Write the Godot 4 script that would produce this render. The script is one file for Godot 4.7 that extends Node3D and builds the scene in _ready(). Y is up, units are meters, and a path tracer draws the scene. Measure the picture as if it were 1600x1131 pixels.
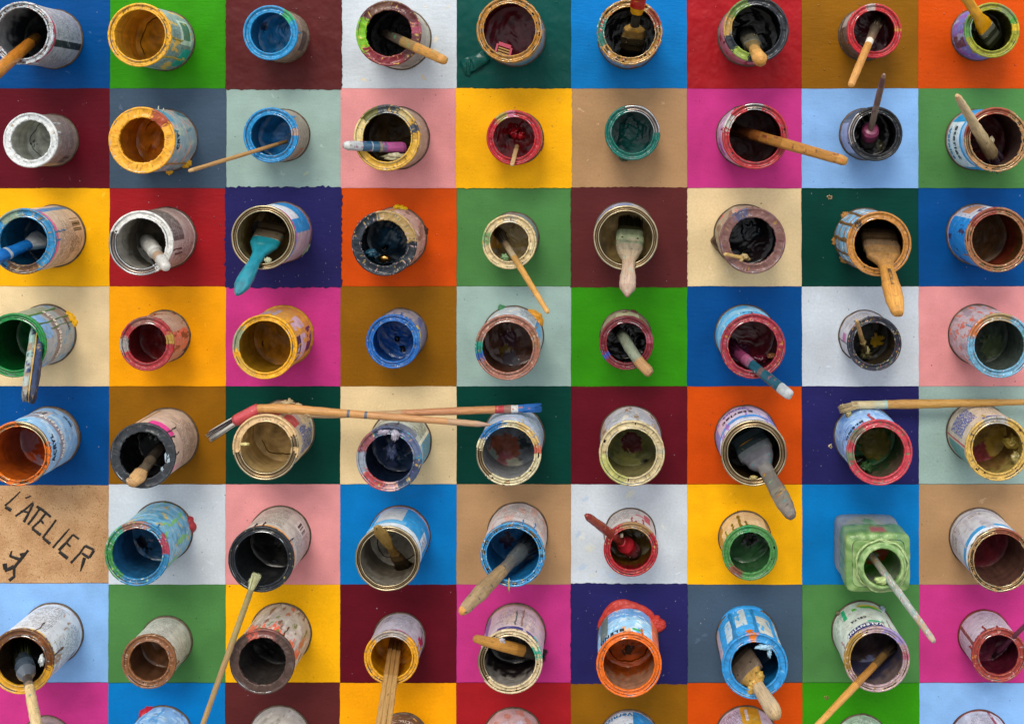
extends Node3D
# A board painted in coloured squares, with used paint cans fixed to it by their bases and brushes standing in them.
# Photograph pixels are only used to measure: wp() turns a measured point and its height above the board into metres.
const S := 0.00105    # metres on the board for one pixel of the photograph
const FX := 950.0     # the foot of the camera's perpendicular on the board
const FY := 222.0
const D := 2.2        # camera to board
const BIG := 0.121
const SMALL := 0.086
const TW := 160
const TH := 112
const AW := 1440
const AH := 1008

var noise := FastNoiseLite.new()
var fbm := FastNoiseLite.new()
var rng := RandomNumberGenerator.new()
var M := {}
var cans := {}
var names := {}
var atlas := PackedByteArray()
var tiles := 0
var body_mats: StandardMaterial3D
var clock := 0

func _ready() -> void:
	clock = Time.get_ticks_msec()
	rng.seed = 71
	noise.seed = 5; noise.noise_type = FastNoiseLite.TYPE_SIMPLEX_SMOOTH; noise.frequency = 1.0; noise.fractal_type = FastNoiseLite.FRACTAL_NONE
	fbm.seed = 9; fbm.noise_type = FastNoiseLite.TYPE_SIMPLEX_SMOOTH; fbm.frequency = 1.0; fbm.fractal_octaves = 3
	make_camera()
	make_light()
	make_materials()
	make_wall()
	print("wall ", Time.get_ticks_msec() - clock)
	atlas.resize(AW * AH * 3)
	for d in can_list():
		make_can(d)
	make_bottle()
	finish_labels()
	print("cans ", Time.get_ticks_msec() - clock)
	make_brushes()
	make_small_things()
	print("done ", Time.get_ticks_msec() - clock)

func make_camera() -> void:
	var cam := Camera3D.new()
	cam.name = "camera"
	cam.projection = Camera3D.PROJECTION_FRUSTUM
	cam.near = 0.05
	cam.far = 50.0
	cam.position = Vector3(0, 0, D)
	cam.size = 1131.0 * S * cam.near / D
	cam.frustum_offset = Vector2((800.0 - FX) * S, (FY - 565.5) * S) * cam.near / D
	add_child(cam)
	cam.current = true

func make_light() -> void:
	var sky_mat := ProceduralSkyMaterial.new()
	sky_mat.sky_top_color = Color(0.96, 0.98, 1.0)
	sky_mat.sky_horizon_color = Color(0.88, 0.89, 0.91)
	sky_mat.sky_curve = 0.25
	sky_mat.ground_horizon_color = Color(0.64, 0.64, 0.63)
	sky_mat.ground_bottom_color = Color(0.56, 0.55, 0.54)
	sky_mat.sun_angle_max = 0.0
	var sky := Sky.new()
	sky.sky_material = sky_mat
	var e := Environment.new()
	e.background_mode = Environment.BG_SKY
	e.sky = sky
	e.background_energy_multiplier = 1.0
	e.tonemap_mode = Environment.TONE_MAPPER_LINEAR
	e.tonemap_exposure = 1.9
	e.ssao_enabled = true
	e.ssil_enabled = true
	e.sdfgi_enabled = true
	var we := WorldEnvironment.new()
	we.environment = e
	we.name = "environment"
	add_child(we)
	var sun := DirectionalLight3D.new()
	sun.name = "sun"
	sun.light_energy = 0.4
	sun.light_color = Color(1.0, 0.97, 0.92)
	sun.light_angular_distance = 24.0
	sun.shadow_enabled = true
	add_child(sun)
	sun.look_at_from_position(Vector3(-0.2, 0.95, 1.25), Vector3.ZERO)

# ---------------------------------------------------------------- small helpers
func wp(px: float, py: float, z: float) -> Vector3:
	var k := S * (D - z) / D
	return Vector3((px - FX) * k, (FY - py) * k, z)

func hx(s: String) -> Color:
	return Color.html(s).srgb_to_linear()

func numbered(called: String) -> String:
	names[called] = names.get(called, 0) + 1
	return called if names[called] == 1 else "%s_%03d" % [called, names[called] - 1]

func thing(called: String, label: String, category: String, group := "") -> Node3D:
	var o := Node3D.new()
	o.name = numbered(called)
	o.set_meta("label", label)
	o.set_meta("category", category)
	if group:
		o.set_meta("group", group)
	add_child(o)
	return o

func part(called: String, mesh: Mesh, mat: Material, parent: Node3D) -> MeshInstance3D:
	var o := MeshInstance3D.new()
	o.name = called
	o.mesh = mesh
	o.material_override = mat
	o.cast_shadow = GeometryInstance3D.SHADOW_CASTING_SETTING_ON
	parent.add_child(o, true)
	return o

func quads(P: PackedVector3Array, nu: int, nv: int, wrap: bool, C := PackedColorArray(), UV := PackedVector2Array(), keep := PackedByteArray(), flip := false) -> ArrayMesh:
	var idx := PackedInt32Array()
	var last := nu if wrap else nu - 1
	for i in last:
		var i2 := ((i + 1) % nu) * nv
		for j in nv - 1:
			if keep.size() and keep[i * nv + j] == 0:
				continue
			var a := i * nv + j
			var b := i2 + j
			if flip:
				idx.append_array([a, b, b + 1, a, b + 1, a + 1])
			else:
				idx.append_array([a, b + 1, b, a, a + 1, b + 1])
	return indexed(P, idx, C, UV)

func indexed(P: PackedVector3Array, idx: PackedInt32Array, C := PackedColorArray(), UV := PackedVector2Array()) -> ArrayMesh:
	var arr := []
	arr.resize(Mesh.ARRAY_MAX)
	arr[Mesh.ARRAY_VERTEX] = P
	if C.size():
		arr[Mesh.ARRAY_COLOR] = C
	if UV.size():
		arr[Mesh.ARRAY_TEX_UV] = UV
	arr[Mesh.ARRAY_INDEX] = idx
	if idx.size() == 0:
		return null
	var st := SurfaceTool.new()
	st.create_from_arrays(arr)
	st.generate_normals()
	return st.commit()

# a ring or tube about z: profile points (radius, height), one colour each or one for all; outside faces out when the profile runs upward
func lathe(profile: Array, n: int, cols: Array, wob := 0.0, seed_ := 0.0, tint := 0.1) -> ArrayMesh:
	var P := PackedVector3Array()
	var C := PackedColorArray()
	var nv := profile.size()
	for i in n:
		var a := TAU * i / n
		var ca := cos(a)
		var sa := sin(a)
		for j in nv:
			var p: Vector2 = profile[j]
			var r := p.x
			if wob > 0.0:
				r += wob * noise.get_noise_3d(ca * 2.0 + seed_, sa * 2.0, p.y * 40.0)
			P.append(Vector3(ca * r, sa * r, p.y))
			var c: Color = cols[mini(j, cols.size() - 1)]
			C.append(c * (1.0 + tint * noise.get_noise_3d(ca * 5.0 + seed_, sa * 5.0, p.y * 300.0)))
	return quads(P, n, nv, true, C)

func paint_mat(rough: float, metal := 0.0, spec := 0.5, bump := 0.0, bump_scale := 12.0) -> StandardMaterial3D:
	var m := StandardMaterial3D.new()
	m.vertex_color_use_as_albedo = true
	m.roughness = rough
	m.metallic = metal
	m.metallic_specular = spec
	if bump > 0.0:
		m.normal_enabled = true
		m.normal_texture = M.n_lumpy
		m.normal_scale = bump
		m.uv1_triplanar = true
		m.uv1_scale = Vector3.ONE * bump_scale
	return m

func noise_image(size: int, freq: float, octaves: int, seed_: int, kind := FastNoiseLite.TYPE_SIMPLEX_SMOOTH) -> Image:
	var f := FastNoiseLite.new()
	f.seed = seed_
	f.noise_type = kind
	f.frequency = freq
	f.fractal_octaves = octaves
	var im := f.get_seamless_image(size, size)
	im.convert(Image.FORMAT_RGBA8)
	return im

func normal_from(im: Image, strength: float) -> ImageTexture:
	var c: Image = im.duplicate()
	c.bump_map_to_normal_map(strength)
	return ImageTexture.create_from_image(c)

func make_materials() -> void:
	M.n_lumpy = normal_from(noise_image(512, 0.02, 3, 3), 6.0)
	# brush strokes: fine ridges drawn out sideways, over a slight orange peel
	var ridges := noise_image(512, 0.05, 3, 13)
	ridges.crop(512, 512)
	var strokes := noise_image(128, 0.11, 3, 14)
	strokes.resize(512, 128, Image.INTERPOLATE_CUBIC)
	var skin := PackedByteArray()
	skin.resize(512 * 512 * 4)
	var dr := ridges.get_data()
	var ds := strokes.get_data()
	for y in 512:
		for x in 512:
			var v := clampi(int(dr[(y * 512 + x) * 4] * 0.35 + ds[((y % 128) * 512 + x) * 4] * 0.65), 0, 255)
			var at := (y * 512 + x) * 4
			skin[at] = v
			skin[at + 1] = v
			skin[at + 2] = v
			skin[at + 3] = 255
	M.n_skin = normal_from(Image.create_from_data(512, 512, false, Image.FORMAT_RGBA8, skin), 4.0)
	M.n_fine = normal_from(noise_image(512, 0.09, 3, 23), 3.0)
	# speckled and scuffed paint film, near white so that it only tones the colour of a square
	var a := noise_image(1024, 0.006, 4, 31)
	var b := noise_image(1024, 0.11, 2, 32)
	var c := noise_image(1024, 0.045, 2, 33)
	var da := a.get_data()
	var db := b.get_data()
	var dc := c.get_data()
	var out := PackedByteArray()
	out.resize(1024 * 1024 * 3)
	for i in 1024 * 1024:
		var v := 236.0 + (da[i * 4] - 128) * 0.085 + (db[i * 4] - 128) * 0.06
		var s := dc[i * 4]
		if s > 232:
			v -= (s - 232) * 7.0
		elif s < 18:
			v += (18 - s) * 1.0
		v = clampf(v, 60, 255)
		out[i * 3] = int(v)
		out[i * 3 + 1] = int(v)
		out[i * 3 + 2] = int(v)
	M.film = ImageTexture.create_from_image(Image.create_from_data(1024, 1024, false, Image.FORMAT_RGB8, out))
	# raw hardboard: brown fibres and dark flecks
	for i in 1024 * 1024:
		var t := clampf((da[i * 4] - 60) / 150.0, 0, 1) * 0.6 + clampf((db[i * 4] - 90) / 90.0, 0, 1) * 0.4
		var col := Color(0.73, 0.58, 0.42).lerp(Color(0.60, 0.44, 0.28), t)
		if dc[i * 4] > 190 and db[i * 4] > 110:
			col = col.lerp(Color(0.44, 0.27, 0.13), 0.5)
		out[i * 3] = col.r8
		out[i * 3 + 1] = col.g8
		out[i * 3 + 2] = col.b8
	var hb := StandardMaterial3D.new()
	hb.albedo_texture = ImageTexture.create_from_image(Image.create_from_data(1024, 1024, false, Image.FORMAT_RGB8, out))
	hb.uv1_triplanar = true
	hb.uv1_world_triplanar = true
	hb.uv1_scale = Vector3.ONE * 3.0
	hb.roughness = 0.75
	hb.normal_enabled = true
	hb.normal_texture = M.n_fine
	hb.normal_scale = 0.4
	M.hardboard = hb
	# grime and streaks for painted and wooden things, near white so that they only tone the colour
	for i in 1024 * 1024:
		var v := 226.0 + (da[i * 4] - 128) * 0.2 + (db[i * 4] - 128) * 0.16
		if dc[i * 4] > 222:
			v -= (dc[i * 4] - 222) * 4.0
		var g := clampi(int(v), 50, 255)
		out[i * 3] = g
		out[i * 3 + 1] = g
		out[i * 3 + 2] = g
	M.grime = ImageTexture.create_from_image(Image.create_from_data(1024, 1024, false, Image.FORMAT_RGB8, out))
	var gr := PackedByteArray()
	gr.resize(256 * 512 * 3)
	for y in 512:
		for x in 256:
			var ca := cos(TAU * x / 256.0)
			var sa := sin(TAU * x / 256.0)
			var v := 236.0 + 22.0 * noise.get_noise_3d(ca * 5.0, sa * 5.0, y * 0.012) + 14.0 * noise.get_noise_3d(ca * 16.0, sa * 16.0, y * 0.03)
			if fbm.get_noise_3d(ca * 3.0, sa * 3.0, y * 0.05) > 0.45:
				v -= 40.0
			var g := clampi(int(v), 40, 255)
			var at := (y * 256 + x) * 3
			gr[at] = g
			gr[at + 1] = int(g * 0.98)
			gr[at + 2] = int(g * 0.95)
	var grain := Image.create_from_data(256, 512, false, Image.FORMAT_RGB8, gr)
	M.grain = ImageTexture.create_from_image(grain)
	grain.convert(Image.FORMAT_RGBA8)
	M.n_grain = normal_from(grain, 3.0)
	M.tin = paint_mat(0.27, 1.0, 0.5, 0.07, 9.0)
	M.rust = paint_mat(0.55, 0.6, 0.5, 0.5, 20.0)
	M.coat = paint_mat(0.28, 0.0, 0.45, 0.4, 16.0)
	M.inner = paint_mat(0.36, 0.0, 0.28, 0.35, 8.0)
	M.wet = paint_mat(0.18, 0.0, 0.34, 0.06, 4.0)
	M.dull = paint_mat(0.6, 0.0, 0.4, 0.4, 14.0)
	M.wood = paint_mat(0.5, 0.0, 0.4, 0.3, 22.0)
	M.varnish = paint_mat(0.22, 0.0, 0.5, 0.1, 22.0)
	M.plastic = paint_mat(0.3, 0.0, 0.5, 0.15, 10.0)
	M.ferrule = paint_mat(0.38, 0.75, 0.5, 0.4, 18.0)
	M.hair = paint_mat(0.55, 0.0, 0.4)
	M.ink = paint_mat(0.55, 0.0, 0.4)
	for k in ["coat", "inner", "tin", "rust"]:
		M[k].albedo_texture = M.grime
	for k in ["wood", "dull", "varnish", "plastic"]:
		M[k].uv1_triplanar = false
		M[k].uv1_scale = Vector3.ONE
		M[k].albedo_texture = M.grain if k != "plastic" else M.grime
		M[k].normal_texture = M.n_grain
		M[k].normal_scale = 0.3 if k != "plastic" else 0.1
	M.stain = paint_mat(0.42, 0.0, 0.3)
	M.film_green = paint_mat(0.28, 0.0, 0.5, 0.5, 12.0)
	M.cloudy = paint_mat(0.45, 0.0, 0.5, 0.2, 10.0)
	M.cloudy.transparency = BaseMaterial3D.TRANSPARENCY_ALPHA
	M.cloudy.albedo_color = Color(1, 1, 1, 0.6)
	M.film_green.transparency = BaseMaterial3D.TRANSPARENCY_ALPHA
	M.film_green.albedo_color = Color(1, 1, 1, 0.88)
	M.cake = paint_mat(0.42, 0.0, 0.4, 0.6, 15.0)
	M.scraper = StandardMaterial3D.new()
	M.scraper.albedo_color = Color.html("a8824a")
	M.scraper.roughness = 0.4
	body_mats = StandardMaterial3D.new()
	body_mats.roughness = 0.46
	body_mats.metallic_specular = 0.4
	body_mats.texture_repeat = false

# ---------------------------------------------------------------- the painted wall
const PAL := {
	"blue": "00498c", "lime": "328c0c", "brown": "5a2526", "white": "cbd4de", "bottle": "0c4a44", "sky": "0476bf",
	"red": "a01c23", "ochre": "8a5a0a", "orange": "cf4b06", "wine": "5e0f1e", "slate": "43566a", "sage": "9ab4ae",
	"pink": "e29698", "yellow": "fbb60b", "tan": "b18b64", "magenta": "c43684", "powder": "86b4ea", "green": "4c8246",
	"cream": "e6cd9f", "navy": "25235c", "forest": "003c32", "amber": "f8a406", "bare": "b0804c"}
const WORD := {
	"blue": "dark blue", "lime": "bright green", "brown": "red brown", "white": "bluish white", "bottle": "bottle green", "sky": "sky blue",
	"red": "bright red", "ochre": "ochre", "orange": "orange", "wine": "wine red", "slate": "slate grey", "sage": "sage green",
	"pink": "pink", "yellow": "yellow", "tan": "tan", "magenta": "magenta", "powder": "powder blue", "green": "leaf green",
	"cream": "cream", "navy": "navy", "forest": "dark green", "amber": "amber yellow", "bare": "bare hardboard"}
const GRID := [
	["blue", "lime", "brown", "white", "bottle", "sky", "red", "ochre", "orange"],
	["wine", "slate", "sage", "pink", "yellow", "tan", "magenta", "powder", "green"],
	["yellow", "red", "navy", "orange", "green", "brown", "cream", "forest", "blue"],
	["cream", "amber", "magenta", "ochre", "sage", "lime", "blue", "white", "pink"],
	["blue", "ochre", "forest", "cream", "forest", "wine", "orange", "navy", "sage"],
	["bare", "white", "pink", "sky", "tan", "white", "yellow", "sky", "tan"],
	["powder", "green", "yellow", "wine", "magenta", "navy", "slate", "green", "magenta"],
	["magenta", "sky", "brown", "amber", "red", "ochre", "orange", "lime", "powder"]]

func grid_x(c: int, y: float) -> float:
	var x: float = [-9.0, 172.0, 353.0, 533.0, 713.0, 893.0, 1073.0, 1253.5, 1434.5, 1615.0][c]
	return 893.0 + (x - 893.0) * (1.0 + 0.0035 * (y - 200.0) / 900.0)

func grid_y(r: int) -> float:
	return [-15.0, 139.0, 293.0, 448.0, 602.5, 757.0, 912.0, 1067.0, 1222.0][r]

func square_mat(kind: String, r: int, c: int) -> StandardMaterial3D:
	var m := StandardMaterial3D.new()
	m.albedo_color = Color.html(PAL[kind])
	m.albedo_texture = M.film
	m.uv1_triplanar = true
	m.uv1_world_triplanar = true
	m.uv1_scale = Vector3.ONE * (1.7 + 0.4 * ((r * 5 + c * 3) % 4))
	m.uv1_offset = Vector3(r * 0.371, c * 0.233, 0)
	m.roughness = 0.4
	m.metallic_specular = 0.2
	m.normal_enabled = true
	m.normal_texture = M.n_skin
	m.normal_scale = 0.09
	if r == 0 and c in [2, 4, 6]:
		m.normal_texture = M.n_lumpy
		m.normal_scale = 0.5 if c == 6 else 0.38
		m.roughness = 0.33
	elif r == 2 and c == 1 or r == 0:
		m.normal_scale = 0.14
		m.roughness = 0.36
	return m

func make_wall() -> void:
	var wall := Node3D.new()
	wall.name = "wall"
	wall.set_meta("kind", "structure")
	wall.set_meta("label", "board wall painted in a chequer of coloured squares")
	add_child(wall)
	var x0 := -9.0 - 170.0
	var x1 := 1615.0 + 170.0
	var y0 := -15.0 - 160.0
	var y1 := 1222.0 + 160.0
	var bm := BoxMesh.new()
	bm.size = Vector3((x1 - x0) * S, (y1 - y0) * S, 0.02)
	var board := part("board", bm, M.hardboard, wall)
	board.position = Vector3(((x0 + x1) / 2 - FX) * S, (FY - (y0 + y1) / 2) * S, -0.01)
	for r in 8:
		for c in 9:
			var kind: String = GRID[r][c]
			if kind == "bare":
				continue
			var o := part("painted_square", square(r, c), square_mat(kind, r, c), wall)
			o.set_meta("label", WORD[kind] + " square of thick brushed paint")
	lettering(wall)
	# old screw holes ringed with bare wood and blisters of paint that break the flat squares
	for h in [[1297, 308, 3.6, "c2a070"], [1298, 697, 3.4, "c8b48c"], [1292, 1090, 3.0, "9a744a"]]:
		var q := wp(h[0], h[1], 0.0012)
		var rr: float = h[2] * 0.001
		var hole := part("screw_hole", lathe([Vector2(rr * 1.1, 0.0), Vector2(rr, 0.0009), Vector2(rr * 0.72, 0.0013), Vector2(rr * 0.40, 0.0006), Vector2(rr * 0.34, -0.0004), Vector2(0.0001, -0.0005)], 18, [hx(h[3]), hx(h[3]), hx(h[3]) * 0.8, hx("4a3018"), hx("1a120a"), hx("0c0806")], 0.0022, h[0], 0.9), M.coat, wall)
		hole.position = q
	blisters(wall)
	smears(wall)

func square(r: int, c: int) -> ArrayMesh:
	# a film of paint with wandering hand-cut edges, overlapping its neighbours, 0.6 to 1.8 mm proud of the board
	var top := 0.0006 + 0.0004 * ((r % 2) * 2 + (c % 2))
	var ragged := 0.2
	if (r == 2 and c == 2) or (r == 1 and c == 4) or (r == 0 and c == 2) or (r == 2 and c == 5) or (r == 6 and c == 5):
		ragged = 0.8 if r != 2 or c != 2 else 1.5
		top = 0.0024
	var yt := grid_y(r) - 0.6
	var yb := grid_y(r + 1) + 0.6
	var pts := PackedVector2Array()
	var n := 44
	for side in 4:
		for i in n:
			var t := float(i) / n
			var p: Vector2
			match side:
				0: p = Vector2(lerpf(grid_x(c, yt) - 0.6, grid_x(c + 1, yt) + 0.6, t), yt)
				1: p = Vector2(grid_x(c + 1, lerpf(yt, yb, t)) + 0.6, lerpf(yt, yb, t))
				2: p = Vector2(lerpf(grid_x(c + 1, yb) + 0.6, grid_x(c, yb) - 0.6, t), yb)
				3: p = Vector2(grid_x(c, lerpf(yb, yt, t)) - 0.6, lerpf(yb, yt, t))
			var s := r * 17.0 + c * 5.0 + side * 40.0
			var w := noise.get_noise_2d(t * 3.0, s) * 0.5 + noise.get_noise_2d(t * 26.0, s + 7.0) * ragged + maxf(0.0, noise.get_noise_2d(t * 40.0, s + 3.0) - 0.3) * ragged * 2.5
			if side == 0 or side == 2:
				p.y += w * (-1.0 if side == 0 else 1.0)
			else:
				p.x += w * (1.0 if side == 1 else -1.0)
			pts.append(p)
	var tri := Geometry2D.triangulate_polygon(pts)
	var P := PackedVector3Array()
	var N := PackedVector3Array()
	for p in pts:
		P.append(wp(p.x, p.y, 0) + Vector3(0, 0, top))
		N.append(Vector3(0, 0, 1))
	var idx := PackedInt32Array(tri)
	var m := pts.size()
	var mid := Vector2((grid_x(c, yt) + grid_x(c + 1, yt)) / 2, (yt + yb) / 2)
	# the rounded edge of the film
	for k in 2:
		for p in pts:
			var dir := p - mid
			dir = Vector2(signf(dir.x), 0) if absf(dir.x) / 90.0 > absf(dir.y) / 77.0 else Vector2(0, signf(dir.y))
			var q := p + dir * (0.3 if k == 0 else 0.45)
			P.append(wp(q.x, q.y, 0) + Vector3(0, 0, top * 0.6 if k == 0 else -0.0005))
			N.append(Vector3(dir.x, -dir.y, 0.7 if k == 0 else 0.0).normalized())
	for k in 2:
		for i in m:
			var i2 := (i + 1) % m
			idx.append_array([k * m + i, k * m + i2, (k + 1) * m + i2, k * m + i, (k + 1) * m + i2, (k + 1) * m + i])
	var arr := []
	arr.resize(Mesh.ARRAY_MAX)
	arr[Mesh.ARRAY_VERTEX] = P
	arr[Mesh.ARRAY_NORMAL] = N
	arr[Mesh.ARRAY_INDEX] = idx
	var mesh := ArrayMesh.new()
	mesh.add_surface_from_arrays(Mesh.PRIMITIVE_TRIANGLES, arr)
	return mesh

func lettering(wall: Node3D) -> void:
	var k := 170.0 / 1202.0
	var letters := [
		[[[218, 92, 8], [175, 135, 12], [50, 248, 16]], [[52, 262, 24], [118, 300, 26]]],
		[[[276, 164, 14], [336, 138, 9]]],
		[[[360, 212, 14], [270, 290, 16], [165, 362, 16]], [[362, 225, 16], [310, 330, 18], [258, 428, 22]], [[225, 305, 12], [300, 320, 16]]],
		[[[398, 256, 20], [480, 305, 22]], [[430, 285, 16], [370, 370, 18], [304, 456, 18]]],
		[[[480, 310, 20], [556, 372, 18]], [[500, 330, 18], [430, 420, 16], [348, 496, 16]], [[440, 400, 14], [474, 446, 16]], [[350, 500, 20], [444, 572, 24]]],
		[[[616, 402, 14], [560, 480, 16], [466, 602, 18]], [[470, 604, 20], [548, 668, 24]]],
		[[[762, 500, 8], [700, 570, 16], [578, 712, 16]]],
		[[[800, 566, 14], [740, 640, 18], [645, 740, 24]], [[800, 566, 16], [866, 618, 16]], [[728, 656, 16], [772, 700, 14]], [[648, 756, 24], [742, 830, 26]]],
		[[[936, 690, 14], [870, 780, 18], [778, 880, 18]], [[936, 690, 22], [1036, 738, 20]], [[1034, 740, 20], [980, 822, 22]], [[900, 772, 18], [980, 824, 22]], [[930, 820, 24], [912, 880, 24], [884, 970, 8]]],
		[[[308, 738, 18], [230, 830, 26], [150, 930, 22]], [[238, 768, 38], [244, 800, 38]], [[124, 745, 10], [106, 806, 20], [210, 840, 24]], [[150, 920, 30], [50, 968, 22]], [[44, 885, 34], [54, 950, 30]], [[150, 930, 20], [152, 1030, 20], [96, 1072, 24]]]]
	for l in letters.size():
		var P := PackedVector3Array()
		var idx := PackedInt32Array()
		var s := 0
		for stroke in letters[l]:
			s += 1
			var pts := []
			for i in stroke.size() - 1:
				var a: Array = stroke[i]
				var b: Array = stroke[i + 1]
				for j in 7:
					var t := j / 7.0
					pts.append([lerpf(a[0], b[0], t), lerpf(a[1], b[1], t), lerpf(a[2], b[2], t)])
			pts.append(stroke[stroke.size() - 1])
			var base := P.size()
			for i in pts.size():
				var p := Vector2(pts[i][0], pts[i][1])
				var q := Vector2(pts[mini(i + 1, pts.size() - 1)][0], pts[mini(i + 1, pts.size() - 1)][1])
				var o := Vector2(pts[maxi(i - 1, 0)][0], pts[maxi(i - 1, 0)][1])
				var dir := (q - o).normalized()
				var nrm := Vector2(-dir.y, dir.x)
				var w: float = pts[i][2] * 0.8
				for e in 4:
					var side: float = [-1.0, -0.75, 0.75, 1.0][e]
					var ww := w * side + noise.get_noise_2d(i * 0.9 + l * 9.0, e * 3.0 + s * 11.0) * 3.2
					var v := p + nrm * ww
					P.append(wp(v.x * k, 755.0 + v.y * k, 0) + Vector3(0, 0, -0.0002 if e == 0 or e == 3 else 0.0007 + 0.00004 * s))
			for i in pts.size() - 1:
				for e in 3:
					var a := base + i * 4 + e
					idx.append_array([a, a + 1, a + 5, a, a + 5, a + 4])
		var C := PackedColorArray()
		for i in P.size():
			C.append(hx("1f1b18") * (1.0 + 0.3 * noise.get_noise_2d(P[i].x * 300, P[i].y * 300)))
		part("painted_letter" if l < 9 else "painted_figure", indexed(P, idx, C), M.hair, wall)

func blisters(wall: Node3D) -> void:
	# drips, pimples and stray flecks of paint on the squares, one mass for each square
	for r in 8:
		for c in 9:
			var kind: String = GRID[r][c]
			if kind == "bare":
				continue
			var own := hx(PAL[kind])
			var dark := own.get_luminance() < 0.12
			var rough_one: bool = (r == 0 and c in [2, 4, 6, 8, 7]) or (r == 2 and c in [1, 3])
			var n := 16 if rough_one else 7
			if kind == "navy":
				n = 46
			var P := PackedVector3Array()
			var idx := PackedInt32Array()
			var C := PackedColorArray()
			var z0 := 0.0006 + 0.0004 * ((r % 2) * 2 + (c % 2))
			if (r == 2 and c == 2) or (r == 1 and c == 4) or (r == 0 and c == 2) or (r == 2 and c == 5) or (r == 6 and c == 5):
				z0 = 0.0024
			for k in n:
				var px := rng.randf_range(grid_x(c, 500) + 6, grid_x(c + 1, 500) - 6)
				var py := rng.randf_range(grid_y(r) + 6, grid_y(r + 1) - 6)
				var rad := rng.randf_range(0.5, 1.1) * (1.0 if kind != "navy" else 0.75)
				var col := own
				var pick := rng.randf()
				if rough_one and pick < 0.8:
					rad *= 1.8
				elif dark:
					col = own.lerp(hx("b9b4c8"), rng.randf_range(0.2, 0.6))
				else:
					col = own.lerp(hx("3a2c22"), rng.randf_range(0.3, 0.8))
				var base := P.size()
				var stretch := rng.randf_range(0.7, 1.5)
				var q := wp(px, py, 0)
				P.append(q + Vector3(0, 0, z0 + 0.0007 * rad))
				C.append(col)
				for ring in 2:
					for i in 8:
						var a := TAU * i / 8
						var rr := rad * S * (0.65 if ring == 0 else 1.0) * (1.0 + 0.3 * noise.get_noise_2d(a, k * 3.0))
						P.append(q + Vector3(cos(a) * rr, sin(a) * rr * stretch, z0 + (0.0004 * rad if ring == 0 else -0.0001)))
						C.append(col)
				for i in 8:
					var i2 := (i + 1) % 8
					idx.append_array([base, base + 1 + i2, base + 1 + i, base + 1 + i, base + 1 + i2, base + 9 + i2, base + 1 + i, base + 9 + i2, base + 9 + i])
			var o := part("paint_flecks", indexed(P, idx, C), M.coat, wall)
			o.set_meta("kind", "stuff")

func smears(wall: Node3D) -> void:
	# brush wipes and stains of other colours that show on the pale squares: [row, column, how many, colours, size, share of the stain's colour]
	for q in [[5, 5, 26, ["9fb4cc", "8fa8c4", "b4c4d2", "c8c8b4"], 9.0, 0.75], [5, 1, 14, ["b4c2cc", "c6ccd0", "aab8c4"], 8.0, 0.7], [3, 7, 14, ["d8d4b0", "b8c2d4", "a8b4c6"], 6.0, 0.6], [0, 3, 9, ["d8b878", "c2a878", "d4c8a8"], 6.0, 0.6],
			[3, 0, 10, ["c8a8b8", "b8a0a0", "c2b090"], 5.0, 0.5], [2, 6, 7, ["c9b0b4", "b49a78", "d8b8b0"], 5.0, 0.5], [4, 3, 7, ["c8b48c", "b8a888"], 5.0, 0.5], [1, 2, 6, ["b4b47c", "a8bcb8"], 5.0, 0.4], [5, 8, 9, ["c2a684", "9a7a58"], 6.0, 0.5], [1, 5, 9, ["c4a482", "9c7856"], 6.0, 0.5],
			[5, 4, 6, ["c4a884", "9c7c5c"], 6.0, 0.4], [1, 4, 7, ["d8a01c", "c89418"], 5.0, 0.5], [2, 0, 6, ["d09a10", "e8c040"], 5.0, 0.5], [3, 1, 6, ["d08a04", "c08408"], 5.0, 0.4], [6, 2, 6, ["d8a010", "c8980c"], 6.0, 0.4], [5, 6, 6, ["d8a010", "e8c448"], 6.0, 0.4], [1, 1, 8, ["6a7888", "55687c"], 5.0, 0.5], [6, 6, 8, ["64748a", "566a80"], 5.0, 0.5], [0, 0, 6, ["3a6a9c", "2c5c94"], 4.0, 0.5], [1, 0, 6, ["744050", "7a3040"], 4.0, 0.5]]:
		var r: int = q[0]
		var c: int = q[1]
		var own := hx(PAL[GRID[r][c]])
		var z0 := 0.0006 + 0.0004 * ((r % 2) * 2 + (c % 2)) + (0.0014 if r == 1 and c == 4 else 0.0)
		var P := PackedVector3Array()
		var C := PackedColorArray()
		var idx := PackedInt32Array()
		for k in q[2]:
			var p := wp(rng.randf_range(grid_x(c, 500) + 10, grid_x(c + 1, 500) - 10), rng.randf_range(grid_y(r) + 10, grid_y(r + 1) - 10), 0)
			var along_x: float = rng.randf_range(0.3, 1.0) * q[4] * S
			var across: float = along_x * rng.randf_range(0.2, 0.6)
			var turn := rng.randf_range(-1.2, 1.2)
			var col := own.lerp(hx(q[3][rng.randi() % q[3].size()]), q[5] * rng.randf_range(0.4, 1.0))
			var base := P.size()
			P.append(p + Vector3(0, 0, z0 + 0.00022 + 0.00001 * k))
			C.append(col)
			for i in 20:
				var an := TAU * i / 20
				var rr := 1.0 + 0.9 * noise.get_noise_2d(cos(an) * 2.2 + k * 5.0, sin(an) * 2.2 + r * 7.0 + c) 
				var v := Vector2(cos(an) * along_x * rr, sin(an) * across * rr).rotated(turn)
				P.append(p + Vector3(v.x, v.y, z0 + 0.00012 + 0.00001 * k))
				C.append(col)
			for i in 20:
				idx.append_array([base, base + 1 + (i + 1) % 20, base + 1 + i])
		var o := part("paint_stains", indexed(P, idx, C), M.stain, wall)
		o.set_meta("kind", "stuff")

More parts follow.
